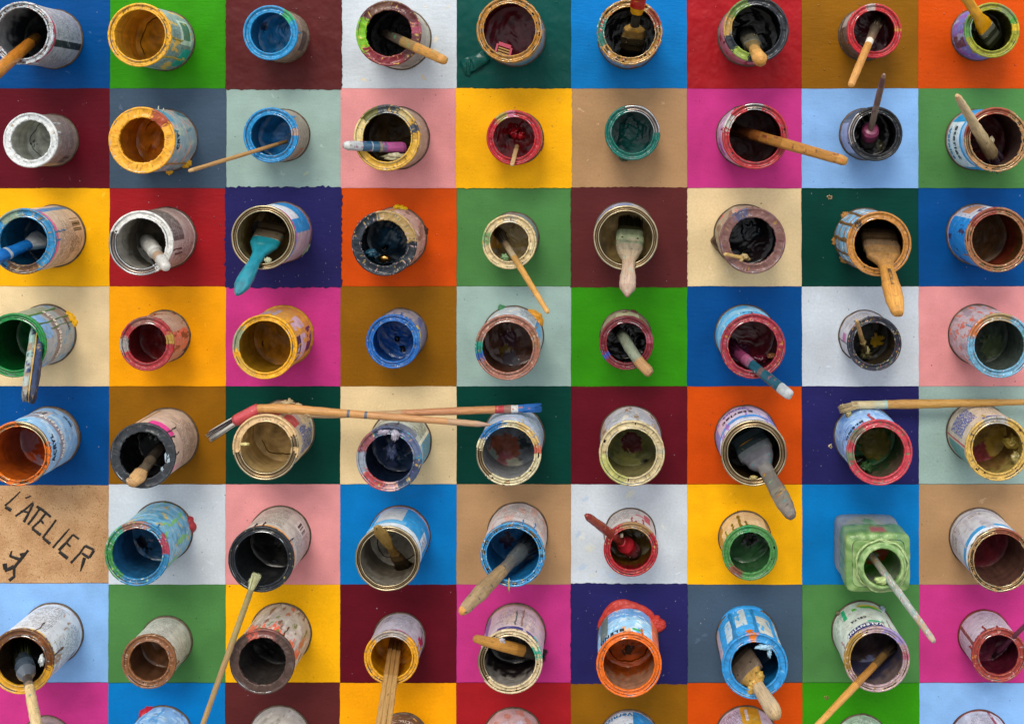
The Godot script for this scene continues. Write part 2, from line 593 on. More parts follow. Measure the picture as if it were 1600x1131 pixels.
# ---------------------------------------------------------------- paper labels: flat print and smears, drawn into one sheet
func label_tile(ops: Array, seed_: float) -> int:
	var n := tiles
	tiles += 1
	var t := PackedColorArray()
	t.resize(TW * TH)
	t.fill(Color.html(ops[0]))
	for k in range(1, ops.size()):
		var o: Array = ops[k]
		match o[0]:
			"R", "B", "T", "X":
				var u0 := clampi(int(o[1] * TW), 0, TW)
				var u1 := clampi(int(o[2] * TW), 0, TW)
				var v0 := clampi(int(o[3] * TH), 0, TH)
				var v1 := clampi(int(o[4] * TH), 0, TH)
				var col := Color.html(o[5])
				if o[0] == "T" and o[6] > 2:
					col = col.darkened(0.3)
				if o[0] == "R":
					for v in range(v0, v1):
						for u in range(u0, u1):
							t[v * TW + u] = col
				elif o[0] == "B":
					for u in range(u0, u1):
						if noise.get_noise_2d(u * 0.9, seed_) > -0.1:
							for v in range(v0, v1):
								t[v * TW + u] = col
				elif o[0] == "X":     # blotchy picture block
					for v in range(v0, v1):
						for u in range(u0, u1):
							if noise.get_noise_2d(u * 0.25, v * 0.25 + seed_) > -0.1:
								t[v * TW + u] = col
				else:                 # rows of small print with word gaps
					var rows: int = o[6] * 2 if o[6] > 2 else o[6]
					for row in rows:
						var vv := v0 + int((v1 - v0) * (row + 0.3) / rows)
						var hgt := maxi(1, int((v1 - v0) * 0.6 / rows))
						var stop := u0 + int((u1 - u0) * (0.8 + 0.2 * noise.get_noise_2d(row * 7.7, seed_)))
						for u in range(u0, stop):
							var g := noise.get_noise_2d(u * 0.45, row * 9.0 + seed_ * 3.0)
							if g > -0.2:
								for v in range(vv, mini(vv + hgt, TH)):
									t[v * TW + u] = t[v * TW + u].lerp(col, 0.75 + 0.25 * g)
			"S":      # a smear: hex, share, streak frequency round and along
				var cs := Color.html(o[1])
				var thr: float = 1.0 - 2.0 * o[2]
				var fu: float = o[3] if o.size() > 3 else 0.045
				var fv: float = o[4] if o.size() > 4 else 0.012
				for v in TH:
					for u in TW:
						var g := noise.get_noise_2d(u * fu + k * 31.0, v * fv + seed_ * 5.0) * 0.8 + fbm.get_noise_2d(u * fu * 2.5, v * fv * 3.0 + seed_) * 0.45
						if g > thr * 0.6:
							t[v * TW + u] = t[v * TW + u].lerp(cs, clampf((g - thr * 0.6) * 7.0, 0.0, 0.92))
			"P":      # paint that ran down from the rim: hex, depth, raggedness
				var cp := Color.html(o[1])
				for u in TW:
					var edge: float = o[2] + o[3] * (noise.get_noise_2d(u * 0.11 + seed_, k * 9.0) + 0.5 * noise.get_noise_2d(u * 0.31, seed_))
					for v in clampi(int(edge * TH), 0, TH):
						t[v * TW + u] = cp
	var bx := (n % 9) * TW
	var by := (n / 9) * TH
	for v in TH:
		for u in TW:
			var c := t[v * TW + u]
			var g := noise.get_noise_2d(u * 0.045 + seed_ * 3.0, v * 0.05) * 0.07 + noise.get_noise_2d(u * 0.4, v * 0.33 + seed_) * 0.05
			var rub := fbm.get_noise_2d(u * 0.06 + seed_, v * 0.09 + 40.0)
			var mul := 1.13 + g
			var at := ((by + v) * AW + bx + u) * 3
			if rub > 0.42:
				c = c.lerp(Color(0.47, 0.37, 0.28), minf((rub - 0.42) * 4.0, 0.35))
			elif rub < -0.4:
				c = c.lerp(Color(0.72, 0.72, 0.72), 0.35)
			atlas[at] = clampi(int(c.r * mul * 255.0), 0, 255)
			atlas[at + 1] = clampi(int(c.g * mul * 255.0), 0, 255)
			atlas[at + 2] = clampi(int(c.b * mul * 255.0), 0, 255)
	return n

func finish_labels() -> void:
	body_mats.albedo_texture = ImageTexture.create_from_image(Image.create_from_data(AW, AH, false, Image.FORMAT_RGB8, atlas))

func curved_text(words: String, size: float, R: float, at: float, z: float, col: Color, parent: Node3D) -> void:
	var tm := TextMesh.new()
	tm.text = words
	var f := SystemFont.new()
	f.font_names = PackedStringArray(["Droid Sans"])
	f.font_weight = 700
	tm.font = f
	tm.font_size = 32
	tm.pixel_size = size / 24.0
	tm.depth = 0.0004
	var arr := tm.get_mesh_arrays()
	var v: PackedVector3Array = arr[Mesh.ARRAY_VERTEX]
	if v.size() == 0:
		return
	var P := PackedVector3Array()
	var C := PackedColorArray()
	for p in v:
		var a := at + p.x / R
		var r := R + 0.0003 + p.z
		P.append(Vector3(cos(a) * r, sin(a) * r, z + p.y))
		C.append(col)
	var idx: PackedInt32Array = arr[Mesh.ARRAY_INDEX] if arr[Mesh.ARRAY_INDEX] != null else PackedInt32Array(range(P.size()))
	part("lettering", indexed(P, idx, C), M.ink, parent)

# ---------------------------------------------------------------- a paint can
func make_can(d: Dictionary) -> void:
	var key: String = d.k
	var x: float = d.at[0]
	var y: float = d.at[1]
	var h: float = d.get("h", BIG if d.at[2] > 46.0 else SMALL)
	var rim_c := wp(x, y, h)
	var R: float = d.at[2] * S * (D - h) / D
	var Ro: float = R * d.op
	var sd: float = absf(x * 0.37 + y * 0.71)
	var t := thing("paint_can", d.label, "paint can", "used paint cans fixed to the painted board")
	t.position = Vector3(rim_c.x, rim_c.y, 0)
	cans[key] = {"c": rim_c, "Ro": Ro, "R": R, "h": h}
	var phi := atan2(-rim_c.y, -rim_c.x)
	var Rb := R - 0.0011
	# body with its label; the print is centred on the side that faces the middle of the wall and mirrored behind
	var tile := label_tile(d.lb, sd)
	var P := PackedVector3Array()
	var UV := PackedVector2Array()
	var n := 72
	var nv := 12
	for i in n:
		var a := TAU * i / n
		var dd := wrapf(a - phi, -PI, PI)
		var f := dd / PI
		if f > 0.5:
			f = 1.0 - f
		elif f < -0.5:
			f = -1.0 - f
		var u := ((tile % 9) * TW + 1.0 + (0.5 + f) * (TW - 2.0)) / AW
		for j in nv:
			var q := float(j) / (nv - 1)
			var z := lerpf(0.002, h - 0.004, q)
			var r := Rb + 0.0007 * noise.get_noise_3d(cos(a) * 1.7 + sd, sin(a) * 1.7, q * 2.2) - 0.0009 * maxf(0.0, noise.get_noise_3d(cos(a) * 4.0, sin(a) * 4.0 + sd, q * 5.0) - 0.35)
			P.append(Vector3(cos(a) * r, sin(a) * r, z))
			UV.append(Vector2(u, ((tile / 9) * TH + 1.0 + (1.0 - q) * (TH - 2.0)) / AH))
	var body := part("body", quads(P, n, nv, true, PackedColorArray(), UV), body_mats, t)
	# folded seam at the base
	var seam := hx(d.get("seam", "6a5a4c"))
	part("base_ring", lathe([Vector2(Rb - 0.001, -0.0005), Vector2(R + 0.0004, 0.0002), Vector2(R + 0.0011, 0.0014), Vector2(R + 0.0009, 0.0028), Vector2(R - 0.0002, 0.0038), Vector2(Rb - 0.001, 0.0042)], 64, [seam], 0.0006, sd, 0.5), M.rust, t)
	# rolled rim, lid groove and inner lip
	var tin := hx("c6b797") if d.get("tin", "s") == "g" else hx("b9bbbd")
	var worn := hx("6e4a28")
	var prof := [Vector2(Rb - 0.0004, h - 0.0062), Vector2(R - 0.0002, h - 0.0044), Vector2(R + 0.0005, h - 0.0030), Vector2(R + 0.0004, h - 0.0014), Vector2(R - 0.0004, h - 0.0003), Vector2(R - 0.0014, h), Vector2(R - 0.0023, h - 0.0006), Vector2(R - 0.0028, h - 0.0022), Vector2(R - 0.0031, h - 0.0046), Vector2((R + Ro) * 0.5, h - 0.0049), Vector2(Ro + 0.0026, h - 0.0046), Vector2(Ro + 0.0021, h - 0.0020), Vector2(Ro + 0.0013, h - 0.0009), Vector2(Ro + 0.0004, h - 0.0011), Vector2(Ro, h - 0.0022), Vector2(Ro + 0.0001, h - 0.0050), Vector2(Ro + 0.0014, h - 0.0078), Vector2(Rb - 0.0012, h - 0.0084)]
	var rim := part("rim", lathe(prof, 88, [tin, tin, tin, tin, tin, tin, tin, tin.lerp(worn, 0.3), tin.lerp(worn, 0.7), tin.lerp(worn, 0.6), tin.lerp(worn, 0.6), tin, tin, tin, tin, tin], 0.0004, sd, 0.12), M.tin, t)
	inside(d, t, R, Ro, Rb, h, sd)
	if d.get("rc", "") != "":
		coat(d, rim, prof, R, Ro, h, sd)
	if d.get("rc", "") != "" and not d.has("dr") and d.get("cov", 0.95) > 0.6:
		for k in 1 + int(sd) % 3:
			drip([rng.randf_range(-65, 65), rng.randf_range(0.08, 0.42), rng.randf_range(2.0, 4.5), d.rc, 0.0], body, Rb, h, phi, sd)
	for q in d.get("dr", []):
		drip(q, body, Rb, h, phi, sd)
	for q in d.get("lp", []):
		lump("paint_clump", t, wp(q[0], q[1], q[2] * 0.001) - t.position, Vector3(q[3], q[4], q[5]) * 0.001, q[6], sd + q[0], null, 0.5)
	for q in d.get("bb", []):
		skirt(q, t, R, sd)
	for q in d.get("tx", []):
		curved_text(q[0], q[1] * 0.001, Rb + 0.0008, phi + deg_to_rad(q[2]), h * (1.0 - q[3]), hx(q[4]), body)

func inside(d: Dictionary, t: Node3D, R: float, Ro: float, Rb: float, h: float, sd: float) -> void:
	var Ri := Rb - 0.0014
	var fz: float = d.get("fz", 7.0) * 0.001
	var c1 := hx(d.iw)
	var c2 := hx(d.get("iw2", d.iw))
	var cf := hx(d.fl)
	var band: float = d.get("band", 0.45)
	var n := 72
	var nv := 26
	var P := PackedVector3Array()
	var C := PackedColorArray()
	var thick: float = d.get("thick", 0.0011)
	for i in n:
		var a := TAU * i / n
		var ca := cos(a)
		var sa := sin(a)
		for j in nv:
			var q := float(j) / (nv - 1)      # 0 under the lip, 1 at the floor
			var z := lerpf(h - 0.0080, fz - 0.001, q)
			var lump := noise.get_noise_3d(ca * 3.0 + sd, sa * 3.0, z * 45.0)
			var run := noise.get_noise_3d(ca * 9.0, sa * 9.0 + sd, z * 9.0)
			var r := Ri - thick * (0.6 + 0.5 * lump + 0.5 * run)
			P.append(Vector3(ca * r, sa * r, z))
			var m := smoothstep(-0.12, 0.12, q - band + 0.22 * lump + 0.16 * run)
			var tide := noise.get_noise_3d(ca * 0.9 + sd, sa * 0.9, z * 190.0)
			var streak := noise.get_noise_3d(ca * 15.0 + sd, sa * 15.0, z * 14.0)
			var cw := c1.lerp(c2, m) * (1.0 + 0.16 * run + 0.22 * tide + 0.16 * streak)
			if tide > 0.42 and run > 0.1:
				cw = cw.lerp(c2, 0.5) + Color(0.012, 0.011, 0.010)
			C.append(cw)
	part("inner_coat", quads(P, n, nv, true, C, PackedVector2Array(), PackedByteArray(), false), M.inner, t)
	# the skin of paint dried on the bottom
	P.clear()
	C.clear()
	n = 72
	nv = 27
	var crack: Array = d.get("crack", [])
	var blobs: Array = d.get("bl", [])
	var bc := []
	for b in blobs:
		bc.append(hx(b[3]))
	var rough: float = d.get("frough", 0.0012)
	# patches are listed where they show in the opening; carry them down to the floor they lie on
	var seen := []
	for b in blobs:
		var p := wp(d.at[0] + b[0] * d.at[2] * d.op, d.at[1] - b[1] * d.at[2] * d.op, fz) - Vector3(t.position.x, t.position.y, fz)
		seen.append([p.x / Ri, p.y / Ri] + b.slice(2))
	blobs = seen
	for i in n:
		var a := TAU * i / n
		var ca := cos(a)
		var sa := sin(a)
		var mid := 0.80 + 0.07 * noise.get_noise_2d(a * 1.3, sd) + 0.02 * noise.get_noise_2d(a * 6.0, sd)
		for j in nv:
			var q := float(j) / (nv - 1)
			if crack.size():
				q = mid - 0.022 - (mid - 0.022) * (1.0 - j / 17.0) if j < 18 else (mid + [-0.009, 0.009, 0.022][j - 18] if j < 21 else lerpf(mid + 0.022, 1.0, (j - 20) / 6.0))
			var px := ca * q
			var py := sa * q
			var z := fz + rough * noise.get_noise_3d(px * 1.6 + sd, py * 1.6, 3.0) + rough * 0.16 * noise.get_noise_3d(px * 5.0, py * 5.0 + sd, 8.0)
			z += 0.0022 * pow(q, 12.0)
			var sw := 1.6 * q + sd
			var swirl := noise.get_noise_3d((px * cos(sw) - py * sin(sw)) * 1.2, (px * sin(sw) + py * cos(sw)) * 9.0, sd)
			var patch := fbm.get_noise_2d(px * 1.7 + sd * 3.0, py * 1.7)
			var c := cf * (1.0 + 0.22 * swirl + 0.55 * patch) + Color(0.010, 0.009, 0.009) * maxf(0.0, patch + 0.5 * swirl)
			z += rough * 0.35 * swirl
			for k in blobs.size():
				var b: Array = blobs[k]
				var dist := Vector2(px - b[0], py - b[1]).length() + 0.16 * fbm.get_noise_2d(px * 4.5 + k * 7.0 + sd, py * 4.5)
				if dist < b[2]:
					c = bc[k] * (1.0 + 0.14 * noise.get_noise_3d(px * 5.0, py * 5.0, sd))
					z += (b[4] if b.size() > 4 else 0.8) * 0.001 * smoothstep(0.0, 0.08, b[2] - dist)
			if crack.size():
				var deg := rad_to_deg(a)
				if absf(q - mid) < 0.012 and ((deg > crack[0] and deg < crack[1]) or (deg + 360.0 > crack[0] and deg + 360.0 < crack[1])):
					z -= 0.0035
					c = hx("2a1206")
			P.append(Vector3(ca * q * (Ri - 0.0004), sa * q * (Ri - 0.0004), z))
			C.append(c)
	part("dried_paint", quads(P, n, nv, true, C, PackedVector2Array(), PackedByteArray(), true), M.wet if d.get("wet", false) else M.inner, t)

func coat(d: Dictionary, t: Node3D, prof: Array, R: float, Ro: float, h: float, sd: float) -> void:
	var base := hx(d.rc)
	var cov: float = d.get("cov", 0.95)
	var fill: float = d.get("fill", 0.4)
	if fill < 0.75:
		fill *= 0.6
	var arcs: Array = d.get("arcs", [])
	var sp := []
	for s in d.get("sp", []):
		sp.append(hx(s))
	var ac := []
	for s in arcs:
		ac.append(hx(s[2]) if s[2] != "tin" else Color(0, 0, 0, 0))
	var pts := []
	for p in prof:
		pts.append(p)
	pts[0] = Vector2(R - 0.0012, h - 0.0085)
	pts.resize(16)
	var nv := pts.size()
	var n := 176
	var P := PackedVector3Array()
	var C := PackedColorArray()
	var keep := PackedByteArray()
	var mid := Vector2((R + Ro) * 0.5, h - 0.003)
	for i in n:
		var a := TAU * i / n
		var ca := cos(a)
		var sa := sin(a)
		var deg := rad_to_deg(a)
		for j in nv:
			var p: Vector2 = pts[j]
			var g := noise.get_noise_3d(ca * 4.0 + sd, sa * 4.0, j * 0.22)
			var g2 := noise.get_noise_3d(ca * 14.0, sa * 14.0 + sd, j * 0.5)
			# paint fills the lid groove to an uneven level
			if j >= 7 and j <= 11:
				p.y = lerpf(p.y, h - 0.0010, clampf(fill + 0.35 * noise.get_noise_3d(ca * 1.4 + sd, sa * 1.4, 2.0) + 0.12 * g + 0.10 * g2, 0.0, 1.0))
			var g3 := noise.get_noise_3d(ca * 34.0 + sd, sa * 34.0, j * 0.9)
			var out := Vector2(p.x - mid.x, p.y - (h - 0.006)).normalized()
			var th := 0.00034 + 0.00018 * (g + 0.6) + 0.00034 * maxf(0.0, g2 - 0.2) + 0.00022 * g3
			p += out * th
			if j >= 12:
				p.x -= 0.0008 * fill * (1.0 + g + g2)
			if j == 0:
				p.y += 0.003 * g2 + 0.002 * g
			P.append(Vector3(ca * p.x, sa * p.x, p.y))
			var c := base * (1.0 + 0.13 * g + 0.08 * g2 + 0.07 * g3)
			if g3 > 0.52 and g2 > 0.0:
				c = c.lerp(hx("3a2c20"), 0.6)
			var wob := deg + 9.0 * g2 + 5.0 * g
			var k_arc := 1
			for k in arcs.size():
				var a0: float = arcs[k][0]
				var a1: float = arcs[k][1]
				if (wob > a0 and wob < a1) or (wob + 360.0 > a0 and wob + 360.0 < a1):
					if arcs[k][2] == "tin":
						k_arc = 0
					else:
						c = ac[k] * (1.0 + 0.12 * g)
						k_arc = 2
			if k_arc > 0 and sp.size():
				var f := fbm.get_noise_3d(ca * 6.0 + 11.0, sa * 6.0 + sd, j * 0.30)
				if f > d.get("spt", 0.3):
					c = sp[int(absf(g2 * 37.0 + j)) % sp.size()]
			C.append(c)
			var chip := noise.get_noise_3d(ca * 4.0 + sd * 2.0, sa * 4.0, j * 0.25) * 1.1 + 0.25 * noise.get_noise_3d(ca * 13.0, sa * 13.0, j * 0.5 + sd)
			keep.append(1 if k_arc == 2 or (k_arc == 1 and chip < cov * 2.0 - 1.0 + 0.12) else 0)
	var mesh := quads(P, n, nv, true, C, PackedVector2Array(), keep, false)
	if mesh:
		part("rim_coat", mesh, M.coat, t)

func drip(q: Array, t: Node3D, Rb: float, h: float, phi: float, sd: float) -> void:
	# a run of paint down the side: [degrees from the visible middle, length share, width mm, colour, start share]
	var a0 := phi + deg_to_rad(q[0])
	var start: float = q[4] if q.size() > 4 else 0.02
	var n := 18
	var nv := 7
	var P := PackedVector3Array()
	var C := PackedColorArray()
	var col := hx(q[3])
	for i in n:
		var f := float(i) / (n - 1)
		var z: float = h * (1.0 - start - q[1] * f)
		z = maxf(z, 0.003)
		var w: float = q[2] * 0.0005 * (1.25 - 0.6 * f + 0.5 * smoothstep(0.75, 0.92, f)) * (1.0 + 0.25 * noise.get_noise_2d(f * 6.0, sd + q[0]))
		w *= sqrt(maxf(0.0, 1.0 - pow(maxf(0.0, (f - 0.9) / 0.1), 2.0))) + 0.02
		var am := a0 + 0.03 * noise.get_noise_2d(f * 3.0, q[0] + sd)
		for j in nv:
			var s := float(j) / (nv - 1) * 2.0 - 1.0
			var a := am + s * w / Rb
			var r := Rb - 0.0006 + (0.0017 + 0.0008 * smoothstep(0.7, 0.95, f)) * sqrt(maxf(0.0, 1.0 - s * s))
			P.append(Vector3(cos(a) * r, sin(a) * r, z))
			C.append(col * (1.0 + 0.1 * noise.get_noise_2d(f * 9.0, s * 2.0)))
	part("paint_run", quads(P, n, nv, false, C), M.coat, t)

func skirt(q: Array, t: Node3D, R: float, sd: float) -> void:
	# a cake of dried paint round the foot of the can: [degrees, spread, reach mm, colour, height mm]
	var col := hx(q[3])
	var zt: float = (q[4] if q.size() > 4 else 5.0) * 0.001
	var n := 60
	var nv := 11
	var P := PackedVector3Array()
	var C := PackedColorArray()
	for i in n:
		var f := float(i) / (n - 1)
		var a := deg_to_rad(q[0] + (f - 0.5) * q[1])
		var env := pow(sin(PI * clampf(f, 0.001, 0.999)), 0.6)
		var reach: float = q[2] * 0.001 * env * (1.0 + 0.4 * noise.get_noise_2d(f * 3.0, sd + q[0]) + 0.06 * noise.get_noise_2d(f * 11.0, sd))
		for j in nv:
			var g := float(j) / (nv - 1)
			var r := R - 0.003 + (reach + 0.003) * g
			var z := zt * env * sqrt(maxf(0.0, 1.0 - pow(g, 2.2))) * (1.0 + 0.16 * noise.get_noise_2d(f * 5.0 + g * 3.0, sd) + 0.14 * noise.get_noise_2d(f * q[1] * 0.09, g * 0.8 + sd)) + 0.0006
			if j == nv - 1:
				z = 0.0
			P.append(Vector3(cos(a) * r, sin(a) * r, z))
			C.append(col * (1.0 + 0.15 * noise.get_noise_2d(f * 9.0, g * 5.0 + sd)))
	part("paint_cake", quads(P, n, nv, false, C, PackedVector2Array(), PackedByteArray(), true), M.cake, t)

# ---------------------------------------------------------------- brushes and sticks
func tube(path: Array, st: Array, side: Vector3, expo := 2.0, seg := 18, rough := 0.0, sd := 0.0, stains := [], amount := 0.0, N := 64, shift := 0.0) -> ArrayMesh:
	# st: [t, half width mm, half thickness mm, colour]; the path is cut at each t and lofted with rounded corners
	var P := PackedVector3Array()
	var C := PackedColorArray()
	var UV := PackedVector2Array()
	var total := 0.0
	for i in path.size() - 1:
		total += path[i].distance_to(path[i + 1])
	var t0: float = st[0][0]
	var t1: float = st[st.size() - 1][0]
	var sc := []
	for s in stains:
		sc.append(hx(s))
	var lin := []
	for s in st:
		lin.append(hx(s[3]))
	var ts := []
	for i in N:
		ts.append(lerpf(t0, t1, float(i) / (N - 1)))
	for s in st:
		ts.append(s[0] - 0.0004)
		ts.append(s[0] + 0.0004)
	ts.sort()
	var rings := ts.size() + 2
	for ii in rings:
		var i := clampi(ii - 1, 0, ts.size() - 1)
		var tt: float = clampf(ts[i], t0, t1)
		var k := 0
		while k < st.size() - 2 and tt >= st[k + 1][0]:
			k += 1
		var f: float = clampf((tt - st[k][0]) / maxf(st[k + 1][0] - st[k][0], 0.00001), 0.0, 1.0)
		var w: float = lerpf(st[k][1], st[k + 1][1], f) * 0.001
		var th: float = lerpf(st[k][2], st[k + 1][2], f) * 0.001
		var p := along(path, tt)
		var dir := (along(path, tt + 0.02) - along(path, tt - 0.02)).normalized()
		var sx := (side - dir * side.dot(dir)).normalized()
		var sy := dir.cross(sx)
		var cap := 1.0
		if ii == 0 or ii == rings - 1:
			cap = 0.02
		for j in seg + 1:
			var a := TAU * (j % seg) / seg
			var ca := cos(a)
			var sa := sin(a)
			var gx := signf(ca) * pow(absf(ca), 2.0 / expo)
			var gy := signf(sa) * pow(absf(sa), 2.0 / expo)
			var len_mm := tt * total * 1000.0
			var g := noise.get_noise_3d(ca * 1.6 + sd, sa * 1.6, len_mm * 0.05)
			var kk := cap * (1.0 + rough * g)
			P.append(p + sy * shift + sx * gx * w * kk + sy * gy * th * kk)
			UV.append(Vector2(float(j) / seg + sd, len_mm * 0.006 + sd))
			var grain := noise.get_noise_3d(ca * 3.0 + sd, sa * 3.0, len_mm * 0.025)
			var c: Color = lin[k] * (1.0 + 0.12 * grain + 0.06 * g)
			if amount > 0.0:
				var s := fbm.get_noise_3d(ca * 1.4 + sd, sa * 1.4 + 5.0, len_mm * 0.06) * 1.5
				if s > 1.0 - 2.0 * amount:
					c = sc[int(absf(noise.get_noise_3d(sd, 3.0, len_mm * 0.03 + ca) * 2.5 * sc.size())) % sc.size()]
			C.append(c)
	return quads(P, rings, seg + 1, false, C, UV)

func along(path: Array, t: float) -> Vector3:
	if path.size() == 2:
		return path[0].lerp(path[1], t)
	var total := 0.0
	for i in path.size() - 1:
		total += path[i].distance_to(path[i + 1])
	var want := t * total
	for i in path.size() - 1:
		var l: float = path[i].distance_to(path[i + 1])
		if want <= l or i == path.size() - 2:
			return path[i].lerp(path[i + 1], want / l)
		want -= l
	return path[0]

func hair(path: Array, tr: float, tt: float, w: float, th: float, w2: float, th2: float, side: Vector3, cols: Array, count: int, sd: int) -> ArrayMesh:
	# bristles: tapered strands in clumps from the ferrule (tr) to the tip (tt)
	var r := RandomNumberGenerator.new()
	r.seed = sd
	var P := PackedVector3Array()
	var C := PackedColorArray()
	var idx := PackedInt32Array()
	var pr := along(path, tr)
	var pt: Vector3 = along(path, tt) if tt >= 0.0 else path[0] + (path[0] - path[1]).normalized() * absf(tt) * path[0].distance_to(path[1])
	var dir := (pt - pr).normalized()
	var sx := (side - dir * side.dot(dir)).normalized()
	var sy := dir.cross(sx)
	var L := pr.distance_to(pt)
	for k in count:
		var a := r.randf_range(-1, 1)
		var b := r.randf_range(-1, 1)
		if a * a * a * a + b * b * b * b > 1.0:
			continue
		var clump := noise.get_noise_2d(a * 5.0 + sd, b * 4.0) * 0.5
		var stop := L * (0.82 + 0.2 * r.randf() + 0.15 * clump)
		var rad := (0.0007 + 0.0006 * r.randf()) * (w / 0.02 * 0.4 + 0.6)
		var c := hx(cols[r.randi() % cols.size()]) * (0.8 + 0.4 * r.randf())
		var base := P.size()
		for s in 4:
			var f := s / 3.0
			var x := lerpf(a * w, (a + clump * 0.35) * w2, f)
			var yy := lerpf(b * th, (b + clump * 0.3) * th2, f)
			var p := pr - dir * 0.002 + sx * x + sy * yy + dir * (stop + 0.002) * f
			for j in 3:
				var an := TAU * j / 3.0 + k
				P.append(p + (sx * cos(an) + sy * sin(an)) * rad * (1.0 - 0.75 * f * f))
				C.append(c)
		for s in 3:
			for j in 3:
				var j2 := (j + 1) % 3
				var q := base + s * 3
				idx.append_array([q + j, q + j2, q + 3 + j2, q + j, q + 3 + j2, q + 3 + j])
		idx.append_array([base + 9, base + 10, base + 11])
	return indexed(P, idx, C)

func lump(called: String, parent: Node3D, at: Vector3, rad: Vector3, col: String, sd := 0.0, mat: Material = null, jag := 0.35) -> void:
	var P := PackedVector3Array()
	var C := PackedColorArray()
	var n := 18
	var nv := 11
	var c := hx(col)
	for i in n:
		var a := TAU * i / n
		for j in nv:
			var b := PI * j / (nv - 1) - PI / 2
			var v := Vector3(cos(a) * cos(b), sin(a) * cos(b), sin(b))
			var g := 1.0 + jag * noise.get_noise_3d(v.x * 1.6 + sd, v.y * 1.6, v.z * 1.6) + jag * 0.6 * noise.get_noise_3d(v.x * 4.0, v.y * 4.0 + sd, v.z * 4.0)
			P.append(at + v * rad * g)
			C.append(c * (1.0 + 0.2 * noise.get_noise_3d(v.x * 3.0, v.y * 3.0, v.z * 3.0 + sd)))
	part(called, quads(P, n, nv, true, C), mat if mat else M.coat, parent)

func rest_height(key: String, a: Vector3, bx: float, by: float, th: float) -> float:
	# height of the free end at which the stick lies on the lip of its can
	var can: Dictionary = cans[key]
	var lo := 0.02
	var hi := 0.6
	for i in 40:
		var zb := (lo + hi) / 2
		var b := wp(bx, by, zb)
		var z := b.z
		for k in 200:
			var p := a.lerp(b, k / 199.0)
			if Vector2(p.x - can.c.x, p.y - can.c.y).length() > can.Ro - 0.001:
				z = p.z
				break
		if z < can.h + th:
			lo = zb
		else:
			hi = zb
	return minf((lo + hi) / 2, 0.34)

